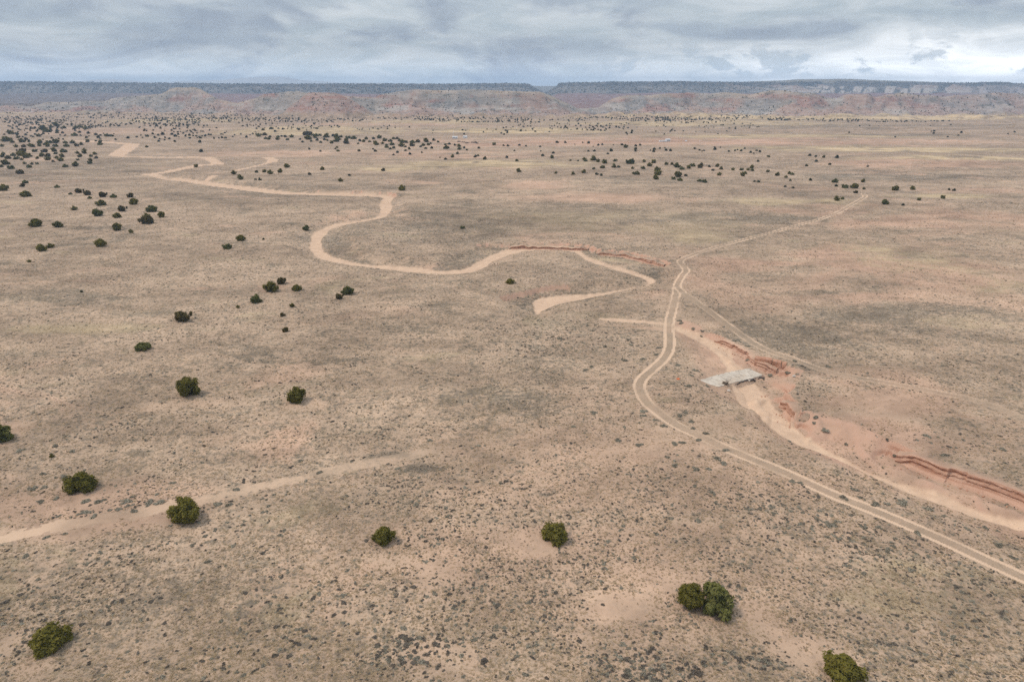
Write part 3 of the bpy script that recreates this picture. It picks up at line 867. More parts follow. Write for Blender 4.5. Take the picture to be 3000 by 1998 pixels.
# ------------------------------------------------------------------ plant and object materials
def plant_mat(name, cols, var=0.5, scale=3.0, rough=0.9):
    m, nb = new_mat(name)
    oi = nb.n('ShaderNodeObjectInfo')
    rp = nb.n('ShaderNodeValToRGB')
    els = rp.color_ramp.elements
    els[0].position, els[0].color = 0.0, tuple(cols[0]) + (1,)
    els[1].position, els[1].color = 1.0, tuple(cols[-1]) + (1,)
    for i, c in enumerate(cols[1:-1]):
        e_ = els.new((i + 1) / (len(cols) - 1))
        e_.color = tuple(c) + (1,)
    tc = nb.n('ShaderNodeTexCoord')
    nz = nb.noise(tc.outputs['Object'], scale, 2, 0.6)
    v = nb.math('ADD', nb.math('MULTIPLY', oi.outputs['Random'], 1 - var), nb.math('MULTIPLY', nb.step(nz, 0.3, 0.7), var))
    nb.put(rp.inputs[0], v)
    df = nb.n('ShaderNodeBsdfDiffuse', ins={0: rp.outputs[0]})
    tl = nb.n('ShaderNodeBsdfTranslucent', ins={0: rp.outputs[0]})
    mx = nb.n('ShaderNodeMixShader', ins={0: 0.38, 1: df.outputs[0], 2: tl.outputs[0]})
    out = nb.n('ShaderNodeOutputMaterial')
    nb.t.links.new(mx.outputs[0], out.inputs[0])
    return m


M_JUN = plant_mat('juniper_foliage', [(0.085, 0.078, 0.020), (0.17, 0.148, 0.034), (0.245, 0.205, 0.052)], 0.6, 5.0)
M_JUN2 = plant_mat('juniper_foliage_rusty', [(0.075, 0.060, 0.022), (0.125, 0.098, 0.034), (0.150, 0.118, 0.045)], 0.6, 5.0)
M_JUN3 = plant_mat('juniper_foliage_green', [(0.075, 0.080, 0.026), (0.138, 0.138, 0.042), (0.205, 0.195, 0.07)], 0.6, 5.0)
M_BARK = plant_mat('juniper_bark', [(0.12, 0.10, 0.085), (0.23, 0.205, 0.18)], 0.7, 6.0)
M_SAGE = plant_mat('sagebrush_leaf', [(0.215, 0.188, 0.142), (0.32, 0.285, 0.22), (0.42, 0.38, 0.295)], 0.5, 4.0)
M_SAGE_D = plant_mat('dark_shrub_leaf', [(0.13, 0.108, 0.086), (0.19, 0.16, 0.13), (0.265, 0.225, 0.18)], 0.5, 4.0)
M_STRAW = plant_mat('dry_grass', [(0.36, 0.272, 0.175), (0.46, 0.355, 0.225), (0.55, 0.435, 0.275)], 0.35, 4.0)
M_GREY = plant_mat('dead_grass', [(0.17, 0.135, 0.105), (0.24, 0.192, 0.145), (0.30, 0.24, 0.18)], 0.35, 4.0)
M_FAR = plant_mat('far_woodland', [(0.055, 0.06, 0.028), (0.085, 0.088, 0.04), (0.11, 0.108, 0.05)], 0.4, 0.6)
M_TWIG = plant_mat('bare_twigs', [(0.12, 0.095, 0.085), (0.20, 0.16, 0.14)], 0.5, 3.0)


def simple_mat(name, c0, c1, scale, rough=0.85, bump=0.3, dist=0.03, stretch=(1, 1, 1)):
    m, nb = new_mat(name)
    ps = nb.vscale(nb.n('ShaderNodeNewGeometry').outputs['Position'], stretch)
    nz = nb.noise(ps, scale, 5, 0.65)
    c = nb.mix(nb.step(nz, 0.32, 0.68), c0, c1)
    return finish(m, nb, c, rough, nz, bump, dist)


M_CONC = simple_mat('weathered_concrete', (0.37, 0.305, 0.24), (0.53, 0.45, 0.365), 0.45, 0.9, 0.4, 0.05)
def slab_mat():
    m, nb = new_mat('stained_concrete')
    ps = nb.n('ShaderNodeNewGeometry').outputs['Position']
    n_a, n_b, n_c = nb.noise(ps, 0.35, 5, 0.65, 0.4), nb.noise(ps, 2.2, 4, 0.6), nb.noise(ps, 0.16, 3, 0.5, 0.3)
    c = nb.mix(nb.step(n_a, 0.34, 0.66), (0.43, 0.365, 0.295), (0.57, 0.495, 0.41))
    c = nb.mix(nb.math('MULTIPLY', nb.step(n_b, 0.55, 0.72), 0.45), c, (0.25, 0.205, 0.165))
    c = nb.mix(nb.math('MULTIPLY', nb.step(n_c, 0.54, 0.68), 0.45), c, (0.50, 0.36, 0.25))       # washed-in silt
    vo = nb.n('ShaderNodeTexVoronoi', feature='DISTANCE_TO_EDGE')
    nb.put(vo.inputs['Vector'], ps)
    vo.inputs['Scale'].default_value = 0.30
    c = nb.mix(nb.math('MULTIPLY', nb.step(vo.outputs['Distance'], 0.035, 0.0), 0.7), c, (0.14, 0.115, 0.095))
    return finish(m, nb, c, 0.92, n_b, 0.4, 0.05)


M_CONC = slab_mat()
M_ROCKD = simple_mat('dark_rubble', (0.035, 0.03, 0.028), (0.12, 0.10, 0.09), 2.0, 0.9)
M_ROCKL = simple_mat('pale_rock', (0.38, 0.33, 0.28), (0.55, 0.49, 0.43), 2.0, 0.9)
M_ROCKR = simple_mat('red_clay_block', (0.35, 0.175, 0.11), (0.46, 0.26, 0.175), 0.9, 0.95, 0.6, 0.1)
M_WHITE = simple_mat('white_siding', (0.72, 0.73, 0.73), (0.80, 0.81, 0.81), 0.4, 0.5, 0.05)
M_ROOF = simple_mat('pale_metal_roof', (0.62, 0.65, 0.67), (0.74, 0.77, 0.79), 0.3, 0.45, 0.05)
M_GLASS = simple_mat('dark_window', (0.03, 0.035, 0.04), (0.06, 0.065, 0.07), 1.0, 0.15, 0.0)
M_ORANGE = simple_mat('orange_fabric', (0.62, 0.13, 0.04), (0.70, 0.18, 0.06), 4.0, 0.8)
M_STEEL = simple_mat('grey_steel', (0.45, 0.46, 0.47), (0.58, 0.59, 0.6), 2.0, 0.5, 0.0)
M_MTN = simple_mat('haze_paled_mountains', (0.46, 0.47, 0.48), (0.54, 0.55, 0.56), 0.0007, 0.95, 0.0)  # distance haze painted in: slopes kept pale grey so they fade like far air


# ------------------------------------------------------------------ plant meshes
def tri_cloud(cen, nrm, size, rs, aspect=1.0):
    """one small ragged leaf spray (a triangle) per point, roughly facing nrm"""
    n = len(cen)
    rv = rs.normal(size=(n, 3))
    t = np.cross(nrm, rv)
    t /= np.linalg.norm(t, axis=1, keepdims=True) + 1e-9
    bt = np.cross(nrm, t)
    s = size * rs.uniform(0.6, 1.35, n)[:, None]
    a0 = rs.uniform(0, 2 * np.pi, n)
    vs = []
    for k in range(3):
        a = a0 + k * 2.094 + rs.uniform(-.4, .4, n)
        vs.append(cen + s * (np.cos(a)[:, None] * t + aspect * np.sin(a)[:, None] * bt) + nrm * s * rs.uniform(-.35, .35, n)[:, None])
    V = np.stack(vs, 1).reshape(-1, 3)
    F = np.arange(len(V)).reshape(-1, 3)
    return V, F


def unit(v):
    return v / (np.linalg.norm(v, axis=1, keepdims=True) + 1e-9)


def sphere_pts(n, rs):
    return unit(rs.normal(size=(n, 3)))


def blob_core(c, r, rs, seg=6):
    """low lumpy ball"""
    th = np.linspace(0, np.pi, 5)
    V, F = [], []
    for i, a in enumerate(th):
        for k in range(seg):
            p = k * 2 * np.pi / seg
            rr = rs.uniform(0.85, 1.12)
            V.append(c + np.array([math.sin(a) * math.cos(p), math.sin(a) * math.sin(p), math.cos(a)]) * r * rr)
    for i in range(4):
        for k in range(seg):
            a, b_ = i * seg + k, i * seg + (k + 1) % seg
            F += [(a, a + seg, b_), (b_, a + seg, b_ + seg)]
    return np.array(V), np.array(F)


def crown_mesh(name, seed, h, n_lobe, per, leaf, squash=1.0, open_=0.0, mat=None):
    """unit-width juniper crown: lobes of short sprays over a dark core"""
    rs = np.random.default_rng(seed)
    Vs, Fs, off = [], [], 0
    lobes = []
    if open_ < 0:                       # clipped, even crown
        dirs = sphere_pts(n_lobe * 3, rs)
        for dv in dirs[dirs[:, 2] > -0.55][:n_lobe]:
            lr = rs.uniform(0.10, 0.16)
            c = dv * np.array([0.5, 0.5, 0.5 * h]) * rs.uniform(0.72, 0.86)
            c[2] += h * 0.5
            lobes.append((c, lr))
    else:                               # lobes strung along limbs that spread from the foot
        nl_ = int(rs.integers(8, 12))
        a0 = rs.uniform(0, 6.28)
        for k in range(nl_):
            a = a0 + k * 6.283 / nl_ + rs.normal() * 0.3
            el = rs.uniform(0.25, 1.15)
            Ln = rs.uniform(0.76, 1.0) ** (0.6 + 1.4 * open_)
            tip = np.array([math.cos(a) * math.cos(el) * 0.42, math.sin(a) * math.cos(el) * 0.42, h * (0.18 + 0.72 * math.sin(el))]) * Ln
            m_ = max(3, n_lobe // nl_)
            for q_ in range(m_):
                f_ = 0.35 + 0.65 * (q_ + rs.random()) / m_
                c = tip * f_ + rs.normal(size=3) * np.array([0.075, 0.075, 0.06])
                lobes.append((c, rs.uniform(0.085, 0.16) * (1.1 - 0.3 * f_ * open_)))
        for k in range(4):              # the leader
            lobes.append((np.array([rs.normal() * .07, rs.normal() * .07, h * rs.uniform(.45, .85)]), rs.uniform(.11, .17)))
    for c, lr in lobes:
        c[2] = max(c[2], lr * 0.55)
        V, F = blob_core(c, lr * (0.70 if per > 50 else 0.5), rs)
        Vs.append(V); Fs.append(F + off); off += len(V)
        q = sphere_pts(per, rs)
        cen = c + q * lr * rs.uniform(0.7, 1.12, per)[:, None] * np.array([1, 1, 1.1])
        cen[:, 2] = np.maximum(cen[:, 2], 0.01)
        nr = unit(q + 0.45 * rs.normal(size=(per, 3)) + np.array([0, 0, .8]))
        V, F = tri_cloud(cen, nr, leaf, rs, 1.5)
        Vs.append(V); Fs.append(F + off); off += len(V)
    cc = np.array([0, 0, h * 0.46])
    if open_ < 0.3:
        V, F = blob_core(np.zeros(3), 0.24, rs, 8)
        V = V * np.array([1, 1, h * 1.05]) + cc
        Vs.append(V); Fs.append(F + off)
    W = np.concatenate(Vs)
    for ax_ in (0, 1):
        lo_, hi_ = np.percentile(W[:, ax_], (0.5, 99.5))
        W[:, ax_] = (W[:, ax_] - (lo_ + hi_) / 2) / (hi_ - lo_)
    W[:, 2] *= h / np.percentile(W[:, 2], 99.5)
    me = mesh_np(name, W, np.concatenate(Fs), False)
    me.materials.append(mat or M_JUN)
    return me


def tube(pts, rad, seg=6):
    V, F = [], []
    pts = np.array(pts, float)
    for i, p in enumerate(pts):
        t = pts[min(i + 1, len(pts) - 1)] - pts[max(i - 1, 0)]
        t /= np.linalg.norm(t) + 1e-9
        u = np.cross(t, [0.3, 0.9, 0.2]); u /= np.linalg.norm(u)
        w = np.cross(t, u)
        for k in range(seg):
            a = k * 2 * np.pi / seg
            V.append(p + rad[i] * (math.cos(a) * u + math.sin(a) * w))
    for i in range(len(pts) - 1):
        for k in range(seg):
            a, b_ = i * seg + k, i * seg + (k + 1) % seg
            F += [(a, b_, b_ + seg), (a, b_ + seg, a + seg)]
    return np.array(V), np.array(F)


def trunk_mesh(name, seed, h):
    rs = np.random.default_rng(seed)
    Vs, Fs, off = [], [], 0
    V, F = tube([(0, 0, -0.06), (0.01, 0, 0.05), (0.0, 0.01, h * 0.3)], [0.07, 0.055, 0.045])
    Vs.append(V); Fs.append(F); off += len(V)
    for k in range(5):
        a = k * 1.256 + rs.uniform(-.4, .4)
        r_ = rs.uniform(0.25, 0.46)
        p0 = np.array([0, 0, 0.04 + 0.02 * k])
        p2 = np.array([math.cos(a) * r_, math.sin(a) * r_, h * rs.uniform(0.45, 0.75)])
        p1 = (p0 + p2) / 2 + np.array([math.cos(a), math.sin(a), -0.6]) * 0.05
        V, F = tube([p0, p1, p2], [0.04, 0.028, 0.012], 5)
        Vs.append(V); Fs.append(F + off); off += len(V)
    me = mesh_np(name, np.concatenate(Vs), np.concatenate(Fs), True)
    me.materials.append(M_BARK)
    return me


def shrub_mesh(name, seed, n, leaf, h, mat, sub=5):
    """unit-width low rounded brush: several sub-clumps of upright sprays"""
    rs = np.random.default_rng(seed)
    Vs, Fs, off = [], [], 0
    for k in range(sub):
        a = rs.uniform(0, 6.28)
        rr = rs.uniform(0.05, 0.32) if sub > 1 else 0
        c = np.array([math.cos(a) * rr, math.sin(a) * rr, 0])
        sc_ = rs.uniform(0.12, 0.27) if sub > 1 else 0.45
        q = sphere_pts(n // sub, rs)
        q[:, 2] = np.abs(q[:, 2])
        cen = c + q * sc_ * rs.uniform(0.45, 1.05, len(q))[:, None] * np.array([1, 1, h / 0.5])
        nr = unit(q * np.array([1, 1, .6]) + 0.5 * rs.normal(size=q.shape) + np.array([0, 0, .8]))
        V, F = tri_cloud(cen, nr, leaf, rs, 1.8)
        V[:, 2] = np.maximum(V[:, 2], -0.02)
        Vs.append(V); Fs.append(F + off); off += len(V)
    me = mesh_np(name, np.concatenate(Vs), np.concatenate(Fs), False)
    me.materials.append(mat)
    return me


def tuft_mesh(name, seed, n, h, mat, spread=0.45):
    """unit-width bunch grass: blades leaning out from a crown"""
    rs = np.random.default_rng(seed)
    V, F = [], []
    for k in range(n):
        a = rs.uniform(0, 6.28)
        r0, r1 = rs.uniform(0, 0.20), rs.uniform(0.28, spread + .15)
        w = rs.uniform(0.05, 0.11)
        b0 = np.array([math.cos(a) * r0, math.sin(a) * r0, -0.02])
        tip = np.array([math.cos(a) * r1, math.sin(a) * r1, h * rs.uniform(0.5, 1.0)])
        s = np.array([-math.sin(a), math.cos(a), 0]) * w
        i = len(V)
        V += [b0 - s, b0 + s, tip]
        F.append((i, i + 1, i + 2))
    me = mesh_np(name, np.array(V), np.array(F), False)
    me.materials.append(mat)
    return me


def obj(name, me, parent=None, loc=(0, 0, 0), rz=0.0, sc_=(1, 1, 1)):
    o = bpy.data.objects.new(name, me)
    o.location, o.rotation_euler, o.scale = loc, (0, 0, rz), sc_
    o.parent = parent
    col.objects.link(o)
    return o


def tag(o, label, cat, group=None):
    o['label'], o['category'] = label, cat
    if group:
        o['group'] = group
    return o


# ------------------------------------------------------------------ junipers
CR = {}
for i in range(6):
    CR['near%d' % i] = crown_mesh('juniper_crown', 300 + i, (0.66, 0.72, 0.78, 0.62, 0.70, 0.8)[i], 44, 85, 0.040, open_=(.2, .5, .3, .6, .4, .1)[i], mat=(M_JUN, M_JUN3, M_JUN, M_JUN2, M_JUN3, M_JUN)[i])
CR['egg'] = crown_mesh('juniper_crown', 320, 1.08, 64, 85, 0.034, open_=-.35, mat=M_JUN)
CR['ragged'] = crown_mesh('juniper_crown', 321, 0.72, 46, 80, 0.040, open_=1.0, mat=M_JUN3)
CR['flat'] = crown_mesh('juniper_crown', 322, 0.50, 36, 80, 0.045, open_=.5, mat=M_JUN3)
for i in range(7):
    CR['mid%d' % i] = crown_mesh('juniper_crown', 340 + i, (0.7, 0.78, 0.62, 0.85, 0.7, 0.75, 0.58)[i], 20, 26, 0.075, open_=(.2, .5, .3, .6, .4, .1, .5)[i],
                                 mat=(M_JUN, M_JUN, M_JUN3, M_JUN, M_JUN2, M_JUN, M_JUN3)[i])
TR = [trunk_mesh('juniper_trunk', 360 + i, 0.7) for i in range(4)]

# (pixel x, pixel y of the foot, pixel width, crown, label)
HERO = [
    (6, 1293, 74, 'near4', 'dense green juniper on orange soil uphill of the sandy track'),
    (242, 1441, 84, 'near0', 'broad round olive juniper among grey sagebrush uphill of the sandy track'),
    (545, 1533, 90, 'near5', 'broad dark green juniper standing on the edge of the pale sandy track'),
    (1126, 1597, 62, 'near2', 'small juniper with two upright lobes beside a pale soil patch'),
    (1626, 1592, 78, 'near0', 'olive juniper with upright sprays alone in a pale bare clearing'),
    (2021, 1790, 76, 'egg', 'dense egg-shaped juniper, the smooth taller one of a touching pair'),
    (2098, 1806, 114, 'ragged', 'ragged sprawling juniper with open limbs, leaning against the egg-shaped one'),
    (2459, 2006, 106, 'near2', 'round olive juniper ringed by dark low shrubs on pale soil'),
    (159, 1903, 102, 'near0', 'wide olive juniper on grey grass downhill of the sandy track'),
    (555, 1164, 72, 'near5', 'round olive juniper in dry grass above a strip of orange soil'),
    (871, 1182, 57, 'near2', 'round juniper ringed by bare orange soil on the open grass'),
    (541, 943, 49, 'near3', 'reddish-brown tinged round juniper on a grassy rise'),
    (420, 1027, 45, 'flat', 'low bright green juniper, wider than tall, on pale grass'),
    (1495, 833, 25, 'near0', 'lone dark juniper on the shrubby neck inside the wash bend'),
    (896, 676, 22, 'near1', 'juniper on the rim of the wash beside pale blue-grey brush'),
    (1178, 559, 20, 'mid3', 'lone dark juniper just beyond the red cut bank of the wash'),
    (1625 - 270, 671, 15, 'mid6', 'small scrubby juniper alone on the brown flat beyond the wash'),
    (996, 877, 26, 'near3', 'brown rounded juniper touching a taller green one'),
    (1019, 864, 38, 'near1', 'green juniper touching a smaller brown rounded one'),
]
A_ = lambda p: [(X_ / 3.92, 320 + Y_ / 3.92, W_ / 3.92) for X_, Y_, W_ in p]
B_ = lambda p: [(750 + X_ / 3.14, 200 + Y_ / 3.14, W_ / 3.14) for X_, Y_, W_ in p]
C_ = lambda p: [(1500 + X_ / 3.14, 200 + Y_ / 3.14, W_ / 3.14) for X_, Y_, W_ in p]
TREES = [(296, 724, 30), (122, 737, 28), (149, 727, 21), (107, 665, 32), (171, 667, 26), (344, 676, 28), (385, 683, 16), (430, 658, 46), (431, 640, 20), (446, 622, 28), (474, 638, 22), (361, 620, 28),
         (296, 603, 28), (219, 617, 18), (288, 634, 32), (343, 639, 23), (393, 600, 24), (383, 579, 20), (333, 580, 20), (304, 578, 26), (258, 573, 24), (234, 566, 24), (263, 583, 13), (207, 571, 12),
         (168, 551, 16), (75, 577, 28), (12, 560, 28), (67, 548, 17), (74, 538, 18), (86, 769, 12), (239, 857, 8), (666, 730, 24), (706, 707, 26), (698, 903, 12), (748, 888, 33), (795, 856, 42),
         (825, 833, 31), (870, 853, 29), (856, 900, 15), (828, 927, 16), (837, 973, 21), (771, 703, 8), (153, 1340, 14), (574, 491, 13), (686, 512, 18), (705, 527, 18), (752, 507, 10), (774, 506, 12),
         (791, 511, 18), (821, 507, 16), (840, 492, 18), (749, 528, 8), (762, 529, 10), (907, 513, 12), (944, 499, 14), (1024, 516, 9), (997, 533, 16), (1123, 502, 13), (590, 446, 10),
         (1514, 473, 11), (1520, 505, 15), (1617, 465, 13), (1589, 459, 9), (1628, 510, 11), (1679, 513, 14), (1710, 508, 15), (1739, 497, 12), (1765, 494, 17), (1748, 513, 10), (1761, 516, 8),
         (1712, 470, 14), (1715, 474, 14), (1738, 471, 20), (1752, 476, 14), (1771, 480, 18), (1802, 474, 15), (1846, 481, 28), (1798, 492, 17), (1812, 492, 10), (1853, 496, 11), (1884, 496, 18),
         (1903, 488, 20), (1915, 479, 16), (1925, 504, 20), (1926, 514, 20), (1921, 527, 18), (1859, 512, 14), (1868, 513, 14), (1887, 476, 12), (1952, 484, 14), (1969, 484, 12), (1983, 492, 24),
         (1997, 498, 18), (2018, 495, 15), (2029, 489, 18), (2050, 493, 18), (2055, 485, 12), (1985, 520, 24), (2009, 517, 10), (1973, 527, 14), (1992, 531, 17), (2049, 533, 14), (2063, 536, 19),
         (2101, 490, 14), (2079, 491, 9), (2113, 497, 12), (2088, 501, 9), (2106, 515, 15), (2147, 500, 13), (2172, 500, 14), (2191, 500, 12), (2202, 495, 16), (2204, 502, 12), (2175, 517, 15),
         (2183, 511, 14), (2249, 505, 13), (2277, 516, 15), (2312, 511, 13), (2320, 513, 13), (2303, 522, 11), (2300, 549, 8), (2323, 552, 8), (2210, 534, 8), (2222, 535, 10), (2316, 531, 8),
         (2375, 530, 10), (2446, 536, 20), (2450, 547, 10), (2475, 552, 21), (2503, 553, 22), (2531, 556, 11), (2528, 535, 13), (2507, 567, 14), (2451, 589, 18), (2468, 585, 12), (2593, 600, 22),
         (2622, 559, 22), (2673, 557, 16), (2645, 603, 8), (2692, 588, 12), (2762, 583, 13), (2781, 558, 8), (2794, 560, 10), (2541, 490, 7), (2431, 484, 9), (2363, 488, 9), (2391, 475, 8),
         (2413, 463, 11), (2389, 461, 8), (2452, 464, 10), (2372, 458, 8), (2251, 461, 11), (2221, 475, 8)]
TREES += A_([(235, 748, 90), (335, 675, 68), (130, 690, 90), (20, 670, 60), (70, 640, 90), (285, 635, 45), (365, 640, 50), (428, 635, 45), (555, 590, 75), (610, 610, 40), (700, 600, 75), (750, 668, 72),
             (870, 660, 80), (1035, 630, 65), (1040, 600, 50), (895, 590, 45), (1108, 570, 50), (1045, 550, 55), (1090, 525, 58), (920, 555, 65), (970, 515, 65), (968, 485, 55), (890, 515, 55), (715, 555, 65),
             (650, 572, 60), (730, 500, 90), (625, 490, 75), (640, 520, 50), (480, 548, 70), (550, 552, 75), (515, 500, 75), (400, 495, 70), (430, 575, 45), (250, 500, 110), (250, 540, 110), (300, 565, 80),
             (345, 550, 60), (190, 580, 75), (155, 540, 65), (95, 575, 75), (30, 555, 60), (40, 525, 60), (250, 590, 45), (375, 440, 65), (340, 430, 70), (275, 440, 55), (185, 440, 60), (25, 435, 50),
             (460, 400, 75), (455, 430, 50), (525, 415, 60), (570, 395, 80), (550, 435, 65), (640, 435, 75), (650, 395, 80), (750, 395, 60), (765, 435, 75), (835, 395, 65), (880, 430, 60), (935, 415, 60),
             (1008, 382, 50), (1148, 415, 65), (1150, 388, 50), (255, 385, 80), (300, 355, 50), (70, 375, 120), (145, 390, 65), (205, 335, 45), (445, 318, 55), (130, 292, 75), (195, 290, 55), (860, 310, 85),
             (930, 310, 25), (1015, 285, 32), (915, 275, 35), (1100, 300, 38), (1155, 308, 28), (1130, 335, 35), (1230, 318, 65), (1280, 318, 55), (1690, 320, 52), (1755, 292, 25), (1870, 298, 38),
             (1975, 297, 35), (2015, 320, 38), (1780, 335, 30), (1470, 340, 38), (2105, 285, 27), (2305, 338, 27), (1945, 348, 30), (1835, 350, 22), (2298, 388, 35), (2010, 380, 30), (1688, 442, 40),
             (2308, 495, 32), (560, 268, 75), (520, 265, 70), (655, 278, 45), (720, 280, 30), (500, 232, 90), (590, 215, 60), (650, 200, 75), (740, 225, 65), (870, 225, 70), (925, 220, 60), (980, 235, 60)])
TREES += B_([(25, 632, 55), (82, 622, 50), (130, 638, 35), (90, 655, 40), (205, 640, 40), (237, 632, 22), (270, 637, 30), (325, 640, 55), (200, 662, 50), (290, 665, 38), (120, 660, 35), (405, 660, 22),
             (430, 685, 25), (470, 620, 110), (490, 610, 40), (480, 660, 80), (510, 680, 35), (545, 630, 70), (545, 645, 40), (590, 625, 35), (565, 670, 28), (595, 690, 35), (630, 665, 25), (660, 672, 35),
             (650, 640, 65), (655, 612, 22), (695, 695, 42), (710, 630, 30), (745, 640, 65), (755, 665, 70), (740, 680, 60), (785, 640, 35), (830, 660, 30), (830, 698, 65), (830, 680, 45), (850, 650, 60),
             (900, 655, 70), (940, 700, 32), (958, 675, 30), (990, 682, 38), (1015, 658, 45), (1045, 682, 35), (1080, 655, 30), (1095, 690, 40), (1105, 710, 55), (1135, 648, 50), (1165, 700, 35),
             (1185, 675, 55), (1200, 715, 35), (1200, 735, 45), (1235, 680, 50), (1250, 710, 55), (1265, 655, 40), (1268, 742, 30), (1235, 748, 28), (1300, 655, 35), (1320, 675, 35), (1350, 690, 60),
             (1340, 725, 70), (1385, 690, 35), (1375, 730, 25), (1410, 750, 35), (1375, 765, 25), (1300, 782, 28), (1435, 720, 55), (1440, 690, 60), (1490, 685, 55), (1540, 718, 40), (1515, 728, 25),
             (1560, 745, 28), (1585, 712, 35), (1565, 682, 60), (1605, 700, 25), (1617, 742, 25), (1635, 670, 30), (1675, 685, 32), (1742, 710, 32), (1778, 705, 28), (1745, 745, 65), (1765, 740, 30),
             (1830, 715, 25), (1868, 725, 48), (1915, 738, 22), (1870, 752, 45), (1940, 758, 22), (2050, 742, 25), (2190, 710, 40), (2278, 718, 20), (2318, 722, 25), (745, 735, 32), (755, 768, 38),
             (730, 748, 20), (948, 768, 33), (1097, 770, 35), (1080, 750, 20), (1265, 802, 22), (1417, 798, 25), (1525, 782, 18), (1808, 825, 40), (1855, 792, 25), (1742, 845, 30), (2043, 812, 35),
             (2015, 822, 32), (2105, 845, 42), (2308, 828, 25), (1693, 827, 14), (595, 770, 22), (285, 915, 55), (610, 935, 45), (490, 750, 20), (140, 565, 50), (65, 575, 40), (208, 560, 18),
             (395, 572, 22), (178, 588, 25)])
TREES += C_([(68, 715, 25), (128, 722, 18), (258, 728, 22), (415, 690, 30), (490, 690, 25), (705, 695, 25), (650, 690, 14), (790, 715, 25), (830, 710, 20), (1012, 712, 28), (1138, 722, 26), (1045, 735, 48),
             (1137, 755, 28), (1137, 775, 25), (1180, 715, 25), (932, 712, 14), (880, 795, 25), (910, 768, 30), (757, 768, 25), (703, 768, 22), (1308, 755, 28), (1303, 778, 28), (1272, 763, 16),
             (1360, 745, 18), (1405, 738, 15), (1415, 765, 25), (1457, 770, 25), (1680, 748, 25), (1862, 755, 32), (1862, 735, 15), (1725, 762, 22), (1765, 765, 20), (1747, 770, 14), (1995, 772, 22),
             (2052, 765, 18), (2075, 757, 18), (2107, 768, 25), (2140, 748, 18), (2195, 782, 22), (2222, 790, 18), (2250, 765, 22), (2280, 775, 25), (380, 787, 28), (282, 812, 28), (368, 830, 38),
             (42, 860, 33), (22, 765, 18), (265, 770, 14), (747, 725, 14), (578, 705, 13), (537, 855, 22), (605, 858, 20), (2265, 860, 22), (1915, 735, 14)])


def tree_at(px, py, w):
    x, y, z = place(px, py)
    depth = y * CP + (CAM_Z - z) * SP
    wm = w * depth / 2000
    # the pixel is the near foot of the crown: the stem stands a third of a width behind it
    k = 1 + 0.33 * wm / np.hypot(x, y)
    x, y = x * k, y * k
    return x[0], y[0], gsamp(Z, x, y)[0], wm[0]


def juniper(px, py, w, crown, label, group=None, rs=None):
    x, y, z, wm = tree_at(px, py, w)
    t = bpy.data.objects.new('juniper', None)
    t.empty_display_size = 0.5
    rz = rs.uniform(0, 6.28)
    sz = wm * rs.uniform(0.92, 1.08)
    if wm > 6.5:                       # broad pixels are a low spreading tree
        sz = 6.5 + (wm - 6.5) * 0.55
    if group:
        tone = {'juniper_foliage': 'olive', 'juniper_foliage_rusty': 'brownish', 'juniper_foliage_green': 'bluish-green'}[CR[crown].materials[0].name]
        size = 'small' if wm < 3.6 else ('large' if wm > 5.6 else 'mid-sized')
        dn_ = min([math.hypot(x - q[0], y - q[1]) / (wm + q[2]) for q in jun_xy] or [9])
        near_ = 'crowding another' if dn_ < 0.62 else ('close to another' if dn_ < 1.5 else 'standing apart')
        form = {'near0': 'round', 'near1': 'ragged', 'near2': 'upright', 'near3': 'squat', 'near4': 'loose', 'near5': 'compact', 'mid0': 'round', 'mid1': 'upright',
                'mid2': 'squat', 'mid3': 'tall', 'mid4': 'loose', 'mid5': 'compact', 'mid6': 'flat'}[crown]
        label = '%s %s %s juniper %s %s' % (size, form, tone, near_, label)
    t.location, t.rotation_euler, t.scale = (x, y, z - 0.03 * wm), (0, 0, rz), (wm, wm * rs.uniform(.85, 1.1), sz)
    col.objects.link(t)
    tag(t, label, 'juniper', group)
    obj('crown', CR[crown], t)
    obj('trunk', TR[int(rs.integers(4))], t)
    return x, y, wm


JZ = [   # which set a tree belongs to, by what it stands beside
    (lambda x, y: x < 700 and 528 <= y, 'in the loose group crossed by the thin footpath', 'junipers around the footpath'),
    (lambda x, y: x < 400 and y < 528, 'in the dense stand beside the far sandy bend', 'junipers of the dense stand'),
    (lambda x, y: 700 <= x < 1060 and y > 600, 'on open grass below the big wash curve', 'junipers below the wash curve'),
    (lambda x, y: y > 455 and x < 1250, 'beyond the long straight reach of the wash', 'junipers beyond the straight wash reach'),
    (lambda x, y: x < 1500, 'in the belt before the white ranch homes', 'junipers of the long belt'),
    (lambda x, y: x > 2380 and y > 525, 'around the far end of the dirt road', 'junipers at the road end'),
    (lambda x, y: y > 462, 'in the band on the low rise', 'junipers of the low rise'),
    (lambda x, y: True, 'on the swells before the pink field', 'junipers of the far swells'),
]
rs_t = np.random.default_rng(5)
jun_xy = []
for px, py, w, cr, lb in HERO:
    jun_xy.append(juniper(px, py, w * 0.95, cr, lb, None, rs_t))
TREES.sort(key=lambda t: -t[2])
spare = TREES[300 - len(HERO):]
for px, py, w in TREES[:300 - len(HERO)]:
    w *= 0.92 if py > 500 else 0.84
    zone = next(z_ for z_ in JZ if z_[0](px, py))
    kind = ('near%d' % rs_t.integers(6)) if w > 20 else ('mid%d' % rs_t.integers(7))
    jun_xy.append(juniper(px, py, w, kind, zone[1], zone[2], rs_t))
JXY = np.array(jun_xy)


